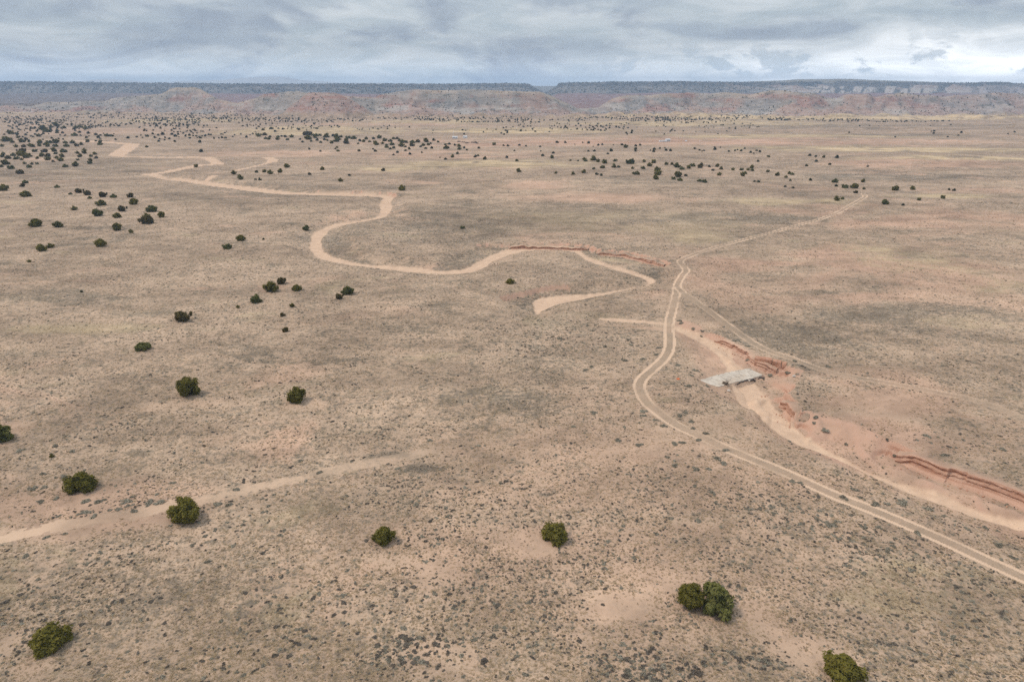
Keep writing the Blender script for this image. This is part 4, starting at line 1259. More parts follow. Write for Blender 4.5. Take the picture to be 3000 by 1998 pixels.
# ------------------------------------------------------------------ point-instanced ground cover
def stuff(name, pts, rot, scl, pick, protos, label):
    coll = bpy.data.collections.new(name + '_kinds')
    for i, me in enumerate(protos):
        coll.objects.link(bpy.data.objects.new('%s_%02d' % (name, i), me))
    me = bpy.data.meshes.new(name)
    me.vertices.add(len(pts))
    me.vertices.foreach_set('co', np.ascontiguousarray(pts, np.float32).ravel())
    for an, ty, arr in (('rot', 'FLOAT', rot), ('scl', 'FLOAT', scl), ('pick', 'INT', pick)):
        at = me.attributes.new(an, ty, 'POINT')
        at.data.foreach_set('value', np.ascontiguousarray(arr, np.int32 if ty == 'INT' else np.float32))
    me.update()
    o = bpy.data.objects.new(name, me)
    o['kind'] = 'stuff'
    o['label'] = label
    col.objects.link(o)
    ng = bpy.data.node_groups.new(name, 'GeometryNodeTree')
    ng.interface.new_socket('Geometry', in_out='INPUT', socket_type='NodeSocketGeometry')
    ng.interface.new_socket('Geometry', in_out='OUTPUT', socket_type='NodeSocketGeometry')
    N, L = ng.nodes, ng.links
    gi, go = N.new('NodeGroupInput'), N.new('NodeGroupOutput')
    iop, ci = N.new('GeometryNodeInstanceOnPoints'), N.new('GeometryNodeCollectionInfo')
    ci.inputs[0].default_value = coll
    ci.inputs[1].default_value = True
    ci.inputs[2].default_value = True

    def attr(nm, ty):
        a = N.new('GeometryNodeInputNamedAttribute')
        a.data_type = ty
        a.inputs[0].default_value = nm
        return a.outputs[0]
    cx, er = N.new('ShaderNodeCombineXYZ'), N.new('FunctionNodeEulerToRotation')
    L.new(attr('rot', 'FLOAT'), cx.inputs[2])
    L.new(cx.outputs[0], er.inputs[0])
    L.new(gi.outputs[0], iop.inputs['Points'])
    L.new(ci.outputs[0], iop.inputs['Instance'])
    iop.inputs['Pick Instance'].default_value = True
    L.new(attr('pick', 'INT'), iop.inputs['Instance Index'])
    L.new(er.outputs[0], iop.inputs['Rotation'])
    L.new(attr('scl', 'FLOAT'), iop.inputs['Scale'])
    L.new(iop.outputs[0], go.inputs[0])
    mod = o.modifiers.new('scatter', 'NODES')
    mod.node_group = ng
    return o


def scatter(n, y0, y1, power=1.0):
    """random points over the seen ground strip; density falls off with distance"""
    u = rng.random(n)
    yy = (y0 ** (1 - power) + u * (y1 ** (1 - power) - y0 ** (1 - power))) ** (1 / (1 - power)) if power != 1 else y0 * (y1 / y0) ** u
    h = 0.75 * (yy * CP + CAM_Z * SP) * 1.08
    return rng.uniform(-1, 1, n) * h, yy


free = np.maximum.reduce([bedg, roadg * (0.55 + 0.45 * rutg), np.clip(redb, 0, 1), fill((slabd < 0.5) * 1.0, 0.0)])

# far pinyon and juniper: the unlisted ones plus the wooded slopes
FT = []
for px, py, w in spare:
    x, y, z, wm = tree_at(px, py, w)
    FT.append((x, y, z, min(wm, 6.0)))
WOOD = [(80, 352, 150, 12, 300), (260, 365, 120, 10, 130), (150, 375, 140, 12, 170), (480, 358, 110, 14, 260), (640, 340, 140, 10, 260), (380, 340, 200, 10, 260), (150, 318, 220, 10, 420),
        (520, 378, 120, 12, 90), (700, 352, 180, 8, 150), (900, 352, 200, 7, 190), (860, 372, 160, 9, 80), (1050, 376, 200, 8, 40), (1250, 346, 150, 7, 190), (1400, 352, 160, 8, 230), (1560, 352, 170, 9, 120),
        (1650, 375, 190, 14, 90), (1850, 347, 160, 7, 190), (2050, 345, 200, 8, 300), (2000, 356, 160, 6, 120), (2120, 370, 130, 10, 40), (2280, 350, 40, 5, 60), (1950, 390, 250, 10, 25), (2420, 352, 180, 3, 120), (2600, 356, 200, 3, 90),
        (2700, 385, 300, 25, 25), (330, 405, 330, 14, 60), (60, 400, 100, 20, 60), (1800, 372, 200, 10, 70), (620, 395, 150, 12, 60), (1420, 388, 200, 10, 25)]
for px, py, rx, ry, n in WOOD:
    n = int(n * 0.62)
    a, q = rng.uniform(0, 6.28, n), np.sqrt(rng.random(n))
    xs, ys, zs = place(px + rx * q * np.cos(a), np.maximum(py + ry * q * np.sin(a), 308))
    FT += list(zip(xs, ys, zs, rng.uniform(2.2, 4.4, n)))
nh = 15000
hx, hy = scatter(nh, 1900, 2900, 0.4)
dens = 0.5 + 0.5 * fbm(hx / 130, hy / 130, 4, 140)
keep = (rng.random(nh) < np.clip(dens * 1.6 - 0.35, 0.04, 1)) & (gsamp(rock[..., 3], hx, hy) > 0.5)
hx, hy = hx[keep], hy[keep]
FT += list(zip(hx, hy, gsamp(Z, hx, hy), rng.uniform(1.6, 3.4, len(hx))))
nm_ = 9000
hx, hy = scatter(nm_, 5000, 6250, 0.3)
keep = (gsamp(np.clip(mt, 0, 1), hx, hy) > 0.15) & (rng.random(nm_) < np.clip(0.7 - 0.5 * gsamp(right * 1.0, hx, hy), 0, 1))
hx, hy = hx[keep], hy[keep]
FT += list(zip(hx, hy, gsamp(Z, hx, hy), rng.uniform(4, 8, len(hx))))
FT = np.array(FT)
FP = [crown_mesh('far_crown', 380 + i, (0.75, 0.9, 0.65)[i], 6, 5, 0.16, mat=M_FAR) for i in range(3)]
stuff('pinyon_juniper_woodland', FT[:, :3] - np.array([0, 0, 0.15]), rng.uniform(0, 6.28, len(FT)), FT[:, 3], rng.integers(0, 3, len(FT)), FP,
      'dark dots of far pinyon and juniper over the plain and hills')

# sagebrush: 300 single bushes, the rest one mass
SH = [(1315, 1740, 26), (1214, 1720, 28), (1400, 1755, 22), (2135, 1718, 20), (2163, 1745, 22), (830, 1555, 22), (1270, 1640, 20), (1018, 1670, 22), (820, 1690, 18), (1960, 1775, 20), (1775, 1725, 22),
      (1765, 1770, 22), (1455, 1795, 20), (1700, 1878, 26), (1825, 1888, 30), (1860, 1902, 22), (1835, 1862, 22), (1910, 1900, 26), (1785, 1950, 26), (1540, 1975, 30), (1600, 1985, 24), (1825, 1978, 22),
      (1865, 1988, 22), (2050, 1975, 40), (1420, 1935, 44), (1180, 1840, 34), (1105, 1888, 30), (1190, 1888, 40), (1140, 1925, 26), (1210, 1940, 28), (1250, 1940, 26), (1245, 1970, 26), (1365, 1830, 26),
      (1330, 1775, 26), (1345, 1765, 24), (2270, 1505, 26), (2425, 1535, 44), (2440, 1540, 30), (2530, 1545, 36), (2575, 1545, 26), (2340, 1535, 26), (2380, 1542, 20), (2425, 1573, 26), (2460, 1578, 34),
      (2530, 1575, 22), (2605, 1610, 34), (2690, 1565, 38), (2720, 1630, 26), (2670, 1670, 32), (2310, 1643, 22), (2490, 1641, 20), (2375, 1640, 18), (2626, 1803, 24), (2760, 1856, 28), (2320, 1410, 26),
      (2345, 1415, 26), (2285, 1455, 24), (2470, 1460, 36), (2505, 1435, 32), (2520, 1457, 24), (2560, 1475, 40), (2600, 1475, 26), (2645, 1470, 44), (2640, 1475, 34), (2715, 1490, 50), (2735, 1510, 26),
      (2770, 1512, 26), (2890, 1548, 34), (2835, 1550, 32), (2930, 1600, 40), (2970, 1635, 34), (2310, 1288, 24), (2625, 1335, 22), (2763, 1332, 36), (2940, 1318, 40), (2710, 1275, 26), (2720, 1280, 24),
      (2416, 1260, 40), (2390, 1222, 32), (2388, 1240, 22), (2348, 1233, 34), (2480, 1302, 24), (2255, 1100, 26), (2310, 1093, 28), (2336, 1098, 22), (2150, 1000, 28), (2190, 1015, 24), (2160, 998, 20),
      (2192, 1055, 24), (2425, 1074, 30), (2330, 1058, 32), (1990, 940, 24), (1995, 948, 28), (2030, 963, 24), (2058, 970, 22), (2055, 985, 18), (2120, 958, 16), (1985, 1070, 24), (2035, 1085, 34), (2025, 1100, 22),
      (2070, 1130, 26), (2015, 1130, 30), (1970, 1125, 24), (1730, 1075, 32), (1715, 1085, 24), (1830, 1055, 30), (1850, 1010, 24), (1930, 1020, 34), (1925, 1040, 26), (1880, 1052, 28), (1775, 1015, 26),
      (1840, 995, 22), (1735, 968, 22), (1640, 992, 26), (1810, 1290, 40), (1875, 1305, 30), (1680, 1250, 24), (1830, 1252, 24), (1740, 1210, 36), (1885, 1205, 40), (1885, 1218, 36), (1918, 1230, 24), (1945, 1248, 30),
      (1975, 1300, 40), (2000, 1297, 30), (2045, 1290, 36), (2070, 1270, 34), (2125, 1320, 30), (2010, 1210, 36), (1990, 1218, 34), (2025, 1235, 26), (2030, 1255, 26), (2100, 1345, 30), (2120, 1358, 30), (2040, 1372, 36),
      (2075, 1375, 30), (1980, 1365, 34), (2035, 1425, 26), (2085, 1445, 28), (2045, 1525, 32), (2100, 1475, 26), (295, 1470, 44), (370, 1470, 46), (440, 1470, 50), (465, 1470, 36), (430, 1478, 40), (245, 1502, 34),
      (275, 1512, 36), (395, 1497, 40), (350, 1492, 26), (95, 1432, 36), (130, 1428, 30), (115, 1472, 32), (165, 1460, 28), (250, 1470, 40), (190, 1395, 40), (125, 1390, 30), (210, 1325, 26), (165, 1305, 28),
      (60, 1320, 40), (690, 1435, 34), (640, 1475, 44), (670, 1480, 34), (600, 1570, 24), (630, 1552, 24), (500, 1540, 22), (135, 1575, 30), (75, 1628, 34), (190, 1565, 24), (310, 1650, 28), (610, 1645, 28),
      (585, 1705, 22), (215, 1612, 24), (70, 1880, 26), (15, 1765, 32), (545, 1785, 22), (590, 1355, 20), (505, 1415, 28), (935, 1385, 26), (1165, 1372, 24), (880, 1350, 24), (1260, 1290, 24), (1480, 1410, 24)]
SHR = [shrub_mesh('sagebrush', 400 + i, 330, 0.062, (0.40, 0.48, 0.36, 0.42, 0.50)[i], M_SAGE if i < 4 else M_SAGE_D, 6) for i in range(5)]
SH_SMALL = [shrub_mesh('small_shrub', 420 + i, 60, 0.115, (0.42, 0.5, 0.38, .45, .4)[i], (M_SAGE, M_SAGE, M_SAGE_D, M_SAGE_D, M_SAGE_D)[i], 3) for i in range(5)]


def ok_spots(xs, ys, jr=0.55):
    k = gsamp(free, xs, ys) < 0.35
    for jx, jy, jw in JXY[:40]:
        k &= np.hypot(xs - jx, ys - jy) > jw * jr
    return k


cand = []
for px, py, w in SH:
    x, y, z = place(px, py)
    depth = y * CP + (CAM_Z - z) * SP
    cand.append((x[0], y[0], z[0], min(w * 0.88 * depth[0] / 2000, 2.4), px, py))
n = 26000
sx, sy = scatter(n, 62, 760, 1.35)
dn = gsamp(sage, sx, sy) * 0.85 * (0.6 + 1.2 * fbm(sx / 12, sy / 12, 3, 151)) + 0.14 * (fbm(sx / 18, sy / 18, 3, 150) > -0.1) - 0.5 * gsamp(bare, sx, sy)
keep = (rng.random(n) < dn) & ok_spots(sx, sy)
sx, sy = sx[keep], sy[keep]
sw = 0.40 + 0.85 * rng.random(len(sx)) ** 2.4 + 0.42 * gsamp(sage, sx, sy)
sz = gsamp(Z, sx, sy)
sdep = sy * CP + CAM_Z * SP
app = sw / sdep
in_view = (np.abs(sx) < 0.73 * sdep) & (sy > 82)
order = np.argsort(-(app * in_view))
extra = order[:300 - len(cand)]
rest = order[300 - len(cand):]
for i in extra:
    dpt = sdep[i] + 0
    v_ = (sz[i] - CAM_Z) * CP + sy[i] * SP
    cand.append((sx[i], sy[i], sz[i], sw[i], 1500 + 2000 * sx[i] / dpt, 999 - 2000 * v_ / dpt))
SZ = [
    (lambda x, y: x > 2240 and y < 1640 and y < 1200 + (x - 2200) * 0.5, 'sagebrush between the dirt road and the red-banked wash', 'sagebrush between road and wash'),
    (lambda x, y: x > 2040 and y < 1185, 'sagebrush around the concrete slab and side gully', 'sagebrush near the concrete slab'),
    (lambda x, y: x < 760 and y < 1680, 'sagebrush along the pale sandy track', 'sagebrush along the sandy track'),
    (lambda x, y: 1380 < x < 2040 and y < 1180, 'sagebrush on the shrubby flat beside the road crossing', 'sagebrush of the shrubby flat'),
    (lambda x, y: x > 1780 and y < 1480, 'sagebrush lining the curve of the dirt road', 'sagebrush by the road curve'),
    (lambda x, y: x > 1780 and y < 1700, 'sagebrush on the open slope below the dirt road', 'sagebrush below the road'),
    (lambda x, y: x > 1780, 'shrub on pale soil around the paired junipers', 'shrubs around the paired junipers'),
    (lambda x, y: x > 980 and y > 1660, 'shrub on the pink flat downhill of the two-lobed juniper', 'shrubs of the pale flat'),
    (lambda x, y: True, 'shrub on the open dry grassland', 'shrubs of the open grass'),
]
for x, y, z, w, px, py in cand[:300]:
    zone = next(q for q in SZ if q[0](px, py))
    k = 4 if zone[1].startswith('shrub') and rs_t.random() < 0.6 else int(rs_t.integers(4))
    o = obj('sagebrush', SHR[k], None, (x, y, z - 0.03), rs_t.uniform(0, 6.28), (w * rs_t.uniform(.9, 1.3), w * rs_t.uniform(.65, 1.0), w * rs_t.uniform(.7, 1.05)))
    sz_ = 'small' if w < 0.95 else ('broad' if w > 1.6 else 'mid-sized')
    dj = np.hypot(JXY[:, 0] - x, JXY[:, 1] - y).min()
    by_ = ', next to a juniper' if dj < 5 else ''
    tone = 'dark' if k == 4 else ('grey-green', 'tall grey', 'flat grey', 'pale grey')[k]
    tag(o, '%s %s %s%s' % (sz_, tone, zone[1], by_), 'shrub', zone[2])
n2 = 120000
tx, ty = scatter(n2, 64, 900, 1.1)
dn = 0.10 + 0.75 * gsamp(sage, tx, ty) + 0.75 * fbm(tx / 26, ty / 20, 5, 160, .6) + 0.30 * fbm(tx / 5, ty / 5, 2, 161) - 0.75 * gsamp(bare, tx, ty) - 0.35 * gsamp(straw, tx, ty)
keep = (rng.random(n2) < dn) & ok_spots(tx, ty, 0.45)
tx, ty = tx[keep], ty[keep]
tw = (0.22 + 0.6 * rng.random(len(tx)) ** 2) * (1 + 0.0012 * ty)
ax, ay, aw = np.concatenate([sx[rest], tx]), np.concatenate([sy[rest], ty]), np.concatenate([sw[rest], tw])
stuff('low_brush', np.stack([ax, ay, gsamp(Z, ax, ay) - 0.02], 1), rng.uniform(0, 6.28, len(ax)), aw, rng.integers(0, 5, len(ax)), SH_SMALL,
      'countless small grey and dark bushes over the whole plain')

# bunch grass
TF = [tuft_mesh('grass_tuft', 440 + i, 16, (0.32, 0.28, 0.36, 0.32, 0.36, .3)[i], (M_STRAW, M_STRAW, M_STRAW, M_GREY, M_GREY, M_STRAW)[i]) for i in range(6)]
n3 = 290000
tx, ty = scatter(n3, 62, 520, 1.25)
dn = 0.70 - 0.62 * gsamp(bare, tx, ty) + 0.8 * fbm(tx / 7, ty / 7, 5, 170, .65)
keep = (rng.random(n3) < dn) & (gsamp(free, tx, ty) < 0.3)
tx, ty = tx[keep], ty[keep]
tw = rng.uniform(0.18, 0.46, len(tx)) * (1 + 0.0018 * ty)
pk = rng.integers(0, 6, len(tx))
greyish = rng.random(len(tx)) < np.clip(0.10 + 0.6 * gsamp(dark, tx, ty) - 0.5 * gsamp(straw, tx, ty) + 0.35 * fbm(tx / 30, ty / 30, 3, 171), 0, 1)
pk = np.where(greyish, rng.integers(3, 5, len(tx)), np.where(pk > 2, pk % 3, pk))
stuff('bunch_grass', np.stack([tx, ty, gsamp(Z, tx, ty) - 0.01], 1), rng.uniform(0, 6.28, len(tx)), tw, pk, TF, 'dry tan and grey bunch grass covering the plain')


# ------------------------------------------------------------------ concrete slab and rubble at the wash crossing
def prism(poly, z0, z1, jitter=0.0, seed=0):
    rs = np.random.default_rng(seed)
    n_ = len(poly)
    tz = lambda p: float(slab_top(p[0] + sc0[0], p[1] + sc0[1])) - sz0 - 0.5
    top = [(p[0], p[1], z1 + tz(p)) for p in poly]
    bot = [(p[0], p[1], z0 + tz(p)) for p in poly]
    bm = bmesh.new()
    tv = [bm.verts.new(v) for v in top]
    bv = [bm.verts.new(v) for v in bot]
    bm.faces.new(tv)
    bm.faces.new(bv[::-1])
    for i in range(n_):
        bm.faces.new((tv[i], bv[i], bv[(i + 1) % n_], tv[(i + 1) % n_]))
    bmesh.ops.recalc_face_normals(bm, faces=bm.faces)
    me = bpy.data.meshes.new('panel')
    bm.to_mesh(me)
    bm.free()
    return me


slab = bpy.data.objects.new('concrete_slab', None)
sc0 = slab_w.mean(0)
sz0 = float(slab_top(sc0[0], sc0[1])) - 0.5
slab.location = (sc0[0], sc0[1], sz0)
col.objects.link(slab)
tag(slab, 'pale grey concrete slab laid across the sandy wash bed', 'slab')
# the slab is cast in three bays along its length, then ragged at the downstream lip
ax0, ax1 = slab_w[0], slab_w[6]
dirv = (ax1 - ax0) / np.linalg.norm(ax1 - ax0)
perp = np.array([-dirv[1], dirv[0]])


def clip_half(poly, c, nrm):
    out = []
    for i in range(len(poly)):
        p, q = poly[i], poly[(i + 1) % len(poly)]
        dp, dq = (p - c) @ nrm, (q - c) @ nrm
        if dp >= 0:
            out.append(p)
        if dp * dq < 0:
            out.append(p + (q - p) * dp / (dp - dq))
    return np.array(out)


L_ = np.linalg.norm(ax1 - ax0)
cuts = [-9, 0.36 * L_, 0.68 * L_, L_ + 9]
dense_poly = []
for i in range(len(slab_w)):
    p, q = slab_w[i], slab_w[(i + 1) % len(slab_w)]
    kseg = max(2, int(np.linalg.norm(q - p) / 0.7))
    for k in range(kseg):
        dense_poly.append(p + (q - p) * k / kseg + np.random.default_rng(i * 50 + k).normal(size=2) * 0.10)
dense_poly = np.array(dense_poly)
for k in range(3):
    pc = clip_half(clip_half(dense_poly, ax0 + dirv * (cuts[k] + 0.05), dirv), ax0 + dirv * (cuts[k + 1] - 0.05), -dirv)
    obj('panel', None or prism(pc - sc0, -0.35, 0.50 + 0.012 * k), slab).data.materials.append(M_CONC)


def rock_mesh(name, seed, mat):
    rs = np.random.default_rng(seed)
    bm = bmesh.new()
    bmesh.ops.create_icosphere(bm, subdivisions=2, radius=0.5)
    cutn = sphere_pts(7, rs)
    for v in bm.verts:
        p = np.array(v.co)
        for c in cutn:
            o_ = p @ c - 0.30
            if o_ > 0:
                p = p - c * o_ * 0.85
        p *= rs.uniform(0.95, 1.05)
        v.co = p
    me = bpy.data.meshes.new(name)
    bm.to_mesh(me)
    bm.free()
    me.materials.append(mat)
    return me


RK = [rock_mesh('boulder', 500 + i, M_ROCKD) for i in range(4)]
RL = [rock_mesh('boulder', 520 + i, M_ROCKL) for i in range(2)]
lip = reg(2020, 1040, 7.84, [(1050, 640), (1085, 630), (1120, 618), (1150, 605), (1185, 595), (1215, 585), (1250, 572), (1285, 562), (1310, 555), (1350, 548), (1385, 540), (1420, 530), (1450, 522),
                             (1490, 520), (1570, 488), (1610, 478), (1650, 470), (1690, 462)])
for i, (px, py) in enumerate(lip):
    x, y = unproj(px, py, -2.0)
    x, y = x - perp[0] * 0.45, y - perp[1] * 0.45
    s = rs_t.uniform(0.4, 0.8)
    z = gsamp(Z, x, y)[0]
    o = obj('boulder', RK[i % 4] if i != 9 else RL[0], None, (float(x), float(y), z + 0.22 * s), rs_t.uniform(0, 6), (s * 1.2, s, s * rs_t.uniform(.8, 1.1)))
    if i == 9:
        tag(o, 'white rock wedged among dark rubble under the slab lip', 'rock')
    else:
        tag(o, 'dark broken rock heaped along the downstream lip of the concrete slab', 'rock', 'rubble at the slab lip')
for px, py, s, lb in ((2135, 1146, 1.1, 'pale grey boulder below the dry bush at the slab edge'), (2326, 1104, 1.2, 'pale boulder in the mouth of the side gully')):
    x, y, z = place(px, py)
    tag(obj('boulder', RL[1], None, (x[0], y[0], z[0] + 0.2 * s), 1.0, (s * 1.3, s, s * .8)), lb, 'rock')

# clods fallen from the cut banks
CL = []
for c in CLIFFS[1:8]:
    w_ = smooth_line(toworld(c), 2)
    for i in range(len(w_) - 1):
        dv = w_[i + 1] - w_[i]
        L2_ = np.linalg.norm(dv)
        nn_ = np.array([dv[1], -dv[0]]) / (L2_ + 1e-6)
        for q_ in range(int(L2_ * 1.6)):
            p_ = w_[i] + dv * rng.random() + nn_ * (1.0 + abs(rng.normal()) * 1.6)
            CL.append((p_[0], p_[1], 0.12 + 0.5 * rng.random() ** 3))
CL = np.array(CL)
CL = CL[gsamp(Z, CL[:, 0], CL[:, 1]) < -0.8]
stuff('fallen_clods', np.stack([CL[:, 0], CL[:, 1], gsamp(Z, CL[:, 0], CL[:, 1]) + 0.05], 1), rng.uniform(0, 6, len(CL)), CL[:, 2], rng.integers(0, 3, len(CL)),
      [rock_mesh('clod', 540 + i, M_ROCKR) for i in range(3)], 'red clods fallen along the foot of the cut banks')

# dry bush on the slab edge
x, y, z = place(2126, 1127)
bush = obj('dry_bush', None, None, (x[0], y[0], z[0] - 0.1))
tag(bush, 'leafless brown bush growing at the edge of the concrete slab', 'bush')
rs = np.random.default_rng(77)
Vs, Fs, off = [], [], 0
for k in range(46):
    a, l = rs.uniform(0, 6.28), rs.uniform(0.9, 2.2)
    o_ = np.array([math.cos(a), math.sin(a), 0])
    V, F = tube([o_ * .1 + [0, 0, -0.1], o_ * l * .35 + [0, 0, l * .5], o_ * l * rs.uniform(.45, .8) + [0, 0, l * .85]], [.035, .022, .008], 4)
    Vs.append(V); Fs.append(F + off); off += len(V)
me = mesh_np('twigs', np.concatenate(Vs), np.concatenate(Fs), False)
me.materials.append(M_TWIG)
obj('branches', me, bush)
me = shrub_mesh('dry_leaves', 78, 200, 0.05, 0.5, plant_mat('dry_leaves', [(0.24, 0.19, 0.13), (0.33, 0.26, 0.18)], .5, 3), 5)
obj('dry_leaves', me, bush, (0, 0, 0.5), 0, (2.3, 2.3, 2.2))

# orange scrap
x, y, z = place(1987, 1111)
bm = bmesh.new()
bmesh.ops.create_grid(bm, x_segments=6, y_segments=6, size=0.42)
for v in bm.verts:
    v.co.z = 0.12 + 0.14 * math.sin(v.co.x * 9) * math.cos(v.co.y * 7 + 1)
geom = bmesh.ops.extrude_face_region(bm, geom=bm.faces[:])['geom']
for v in geom:
    if isinstance(v, bmesh.types.BMVert):
        v.co.z += 0.02
me = bpy.data.meshes.new('scrap')
bm.to_mesh(me)
bm.free()
me.materials.append(M_ORANGE)
tag(obj('cloth_scrap', me, None, (x[0], y[0], z[0]), .4), 'small crumpled orange scrap lying in the sagebrush by the slab', 'litter')

# big clay block split by cracks at the end of the cut bank
blk = bpy.data.objects.new('clay_block', None)
x, y, z = place(2252, 1086)
blk.location = (x[0] + 1.0, y[0] + 2.2, z[0])
blk.rotation_euler = (0, 0, -0.42)
col.objects.link(blk)
tag(blk, 'tall red clay block split by dark cracks at the end of the cut bank', 'clay block')
xx = -4.6
for k, w in enumerate((5.0, 2.6, 1.3)):
    bm = bmesh.new()
    bmesh.ops.create_cube(bm, size=1.0)
    bmesh.ops.subdivide_edges(bm, edges=bm.edges[:], cuts=4, use_grid_fill=True)
    rs = np.random.default_rng(600 + k)
    for v in bm.verts:
        v.co.x = v.co.x * w + xx + w / 2
        v.co.y = v.co.y * 2.6
        v.co.z = (v.co.z + 0.5) * (3.3 - 0.3 * k) - 0.4
        f_ = float(vnoise(np.array([v.co.x * .8 + 3]), np.array([v.co.z * .9 + v.co.y]), 7)[0])
        v.co += Vector((0.10 * f_, -0.22 * f_ - 0.12 * v.co.z * (v.co.y < 0) * -1, 0.12 * f_))
    me = bpy.data.meshes.new('chunk')
    bm.to_mesh(me)
    bm.free()
    me.materials.append(M_ROCKR)
    obj('chunk', me, blk)
    xx += w + 0.22


# ------------------------------------------------------------------ ranch homes far out on the plain
def box_me(name, sx, sy, sz, mat, cx=0, cy=0, cz=0, bevel=0.04):
    bm = bmesh.new()
    bmesh.ops.create_cube(bm, size=1.0)
    for v in bm.verts:
        v.co = (v.co.x * sx + cx, v.co.y * sy + cy, (v.co.z + .5) * sz + cz)
    if bevel:
        bmesh.ops.bevel(bm, geom=bm.edges[:], offset=bevel, segments=1, affect='EDGES')
    me = bpy.data.meshes.new(name)
    bm.to_mesh(me)
    bm.free()
    me.materials.append(mat)
    return me


def home(px, py, length, width, h, rz, label, wins):
    x, y, z = place(px, py)
    t = bpy.data.objects.new('ranch_home', None)
    t.location, t.rotation_euler = (x[0], y[0], z[0] - 0.1), (0, 0, rz)
    col.objects.link(t)
    tag(t, label, 'house')
    wl = obj('wall', box_me('wall', length, width, h, M_WHITE, 0, 0, 0.4), t)
    obj('skirt', box_me('skirt', length - .1, width - .1, 0.5, M_STEEL, 0, 0, -0.1, 0), t)
    bm = bmesh.new()
    hl, hw, e_ = length / 2 + .25, width / 2 + .25, h + .41
    vs = [bm.verts.new(p) for p in ((-hl, -hw, e_), (hl, -hw, e_), (hl, hw, e_), (-hl, hw, e_), (-hl, 0, e_ + .75), (hl, 0, e_ + .75))]
    for f_ in ((0, 1, 5, 4), (2, 3, 4, 5), (1, 2, 5), (3, 0, 4), (3, 2, 1, 0)):
        bm.faces.new([vs[i] for i in f_])
    me = bpy.data.meshes.new('roof')
    bm.to_mesh(me)
    bm.free()
    me.materials.append(M_ROOF)
    obj('roof', me, t)
    for wx in wins:
        wn = obj('window', box_me('window', 1.3, 0.10, 1.0, M_GLASS, wx, -width / 2 - .03, 1.5, 0), t)
        obj('frame', box_me('frame', 1.6, 0.06, 0.12, M_WHITE, wx, -width / 2 - .06, 1.40, 0), wn)
    obj('door', box_me('door', 1.0, 0.10, 2.0, M_GLASS, length * .27, -width / 2 - .03, .5, 0), t)
    return t


home(1333, 407, 8.6, 4.0, 2.9, 0.05, 'white ranch home with pale roof beside the tall white mast', [-2.6, -.4])
home(1363, 406, 6.6, 4.0, 3.0, -0.25, 'smaller white ranch home next to bare purple-brown brush', [-1.6])
home(1956, 415, 7.0, 4.5, 3.0, 0.1, 'white ranch home at the end of a row of pale trailers', [-2, 0])
for i, (px, L2) in enumerate(((1947, 6.5), (1940, 4.0), (1934, 3.2))):
    x, y, z = place(px, 417.2)
    t = bpy.data.objects.new('trailer', None)
    t.location, t.rotation_euler = (x[0], y[0], z[0]), (0, 0, 0.1)
    col.objects.link(t)
    tag(t, ('long white trailer beside the ranch home on the pink field', 'short pale trailer in the middle of the row on the pink field', 'smallest pale trailer ending the row on the pink field')[i], 'trailer')
    obj('body', box_me('body', L2, 2.4, 2.1, M_WHITE, 0, 0, .6, .15), t)
    obj('window', box_me('window', 1.0, .08, .6, M_GLASS, -L2 * .2, -1.22, 1.6, 0), t)
    for s in (-1, 1):
        V, F = tube([(s * .5 * .8, -1.26, .38), (s * .5 * .8, -1.02, .38)], [.38, .38], 12)
        wm_ = mesh_np('wheel', V, F, True)
        wm_.materials.append(M_GLASS)
        obj('wheel', wm_, t)
x, y, z = place(1329, 401)
t = bpy.data.objects.new('mast', None)
t.location = (x[0], y[0], z[0] - .1)
col.objects.link(t)
tag(t, 'slim white mast rising behind the ranch home', 'mast')
V, F = tube([(0, 0, -.2), (0, 0, 4), (0, 0, 8)], [.28, .22, .16], 10)
me = mesh_np('pole', V, F)
me.materials.append(M_WHITE)
obj('pole', me, t)
obj('head', box_me('head', 1.5, .5, .9, M_WHITE, 0, 0, 7.7), t)
x, y, z = place(2010, 415)
tag(obj('water_tank', box_me('tank', 3.0, 2.2, 1.7, M_ROOF, 0, 0, -.05, .3), None, (x[0], y[0], z[0])), 'small pale stock tank standing alone on the pink field', 'tank')

# bare brush by the homes, a handful of round leafless thickets
TH = [shrub_mesh('thicket', 700 + i, 260, 0.075, 0.42, M_TWIG, 6) for i in range(2)]
for i, (px, py, w) in enumerate(((1345, 416, 16), (1356, 418, 14), (1368, 420, 16), (1390, 419, 22), (1398, 421, 12))):
    x, y, z = place(px, py)
    w_ = w * (y[0] * CP + 27) / 2000
    tag(obj('thicket', TH[i % 2], None, (x[0], y[0], z[0] - .1), i, (w_, w_, w_ * .8)), 'leafless purple-brown thicket in front of the white ranch homes', 'thicket', 'thickets by the ranch homes')

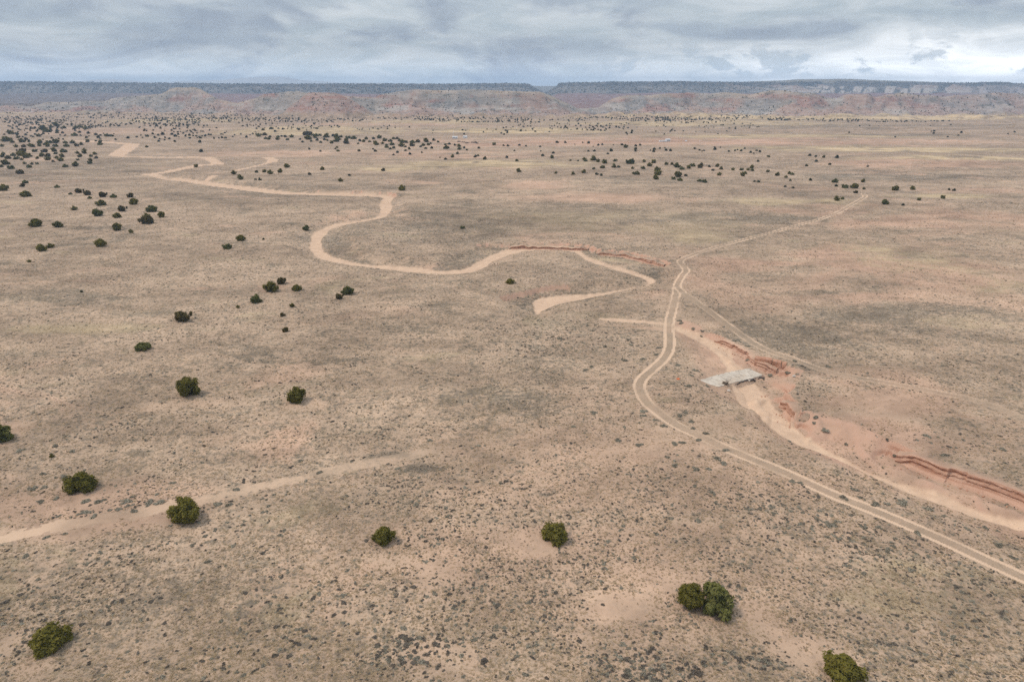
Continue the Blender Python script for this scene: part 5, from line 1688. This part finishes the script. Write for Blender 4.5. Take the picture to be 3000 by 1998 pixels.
# ------------------------------------------------------------------ mountains on the skyline
MT = [(-600, 240), (0, 240), (60, 237), (95, 234), (150, 236), (240, 236), (290, 230), (320, 228), (360, 231), (430, 238), (510, 238), (545, 234), (610, 233), (665, 232.5), (690, 227), (760, 222), (810, 221), (840, 224),
      (880, 232), (950, 236), (1010, 241), (1060, 241), (1110, 240), (1160, 243), (1250, 245), (1400, 247)]
MY = 11600.0
mpx = np.linspace(-600, 1400, 420)
mtop = zcam(prof(MT, mpx) + 0.6 * fbm(mpx / 25, 0 * mpx, 3, 180), MY)
mx = (mpx - 1500) / 2000 * (MY * CP)
rowsm = np.linspace(0, 1, 14)
V = []
for r_ in rowsm:
    zz = mtop * (1 - abs(r_ - .5) * 2) ** 0.8
    yy = MY + (r_ - .5) * 1600 + 160 * fbm(mx / 1500, 0 * mx + r_ * 3, 2, 181) * (1 - abs(r_ - .5) * 2)
    V.append(np.stack([mx, yy, np.maximum(zz, 0) - 4], 1))
V = np.concatenate(V)
ii = np.arange(14 * 420).reshape(14, 420)
F = np.stack([ii[:-1, :-1], ii[:-1, 1:], ii[1:, 1:], ii[1:, :-1]], -1).reshape(-1, 4)
me = mesh_np('mountains', V, F)
me.materials.append(M_MTN)
mo = bpy.data.objects.new('mountains', me)
mo['kind'] = 'structure'
col.objects.link(mo)

# ------------------------------------------------------------------ haze
hm = bpy.data.materials.new('haze_air')
hm.use_nodes = True
hb_ = NB(hm.node_tree)
pv = hb_.n('ShaderNodeVolumePrincipled')
pv.inputs['Color'].default_value = (0.50, 0.695, 0.98, 1)
pv.inputs['Density'].default_value = HAZE
pv.inputs['Density Attribute'].default_value = ''
pv.inputs['Color Attribute'].default_value = ''
pv.inputs['Temperature Attribute'].default_value = ''
ho = hb_.n('ShaderNodeOutputMaterial')
hm.node_tree.links.new(pv.outputs[0], ho.inputs['Volume'])
hx_ = float(np.abs(ALLV[:, 0]).max()) + 200
zlo, zhi = float(ALLV[:, 2].min()) - 1.0, float(max(ALLV[:, 2].max(), mtop.max())) + 15
y0_, y1_ = -200.0, 15200.0
hz = obj('haze', box_me('haze', 2 * hx_, y1_ - y0_, zhi - zlo, hm, 0, (y0_ + y1_) / 2, zlo, 0))
hz['kind'] = 'stuff'
hz['label'] = 'thin blue air between the plain and the mesas'
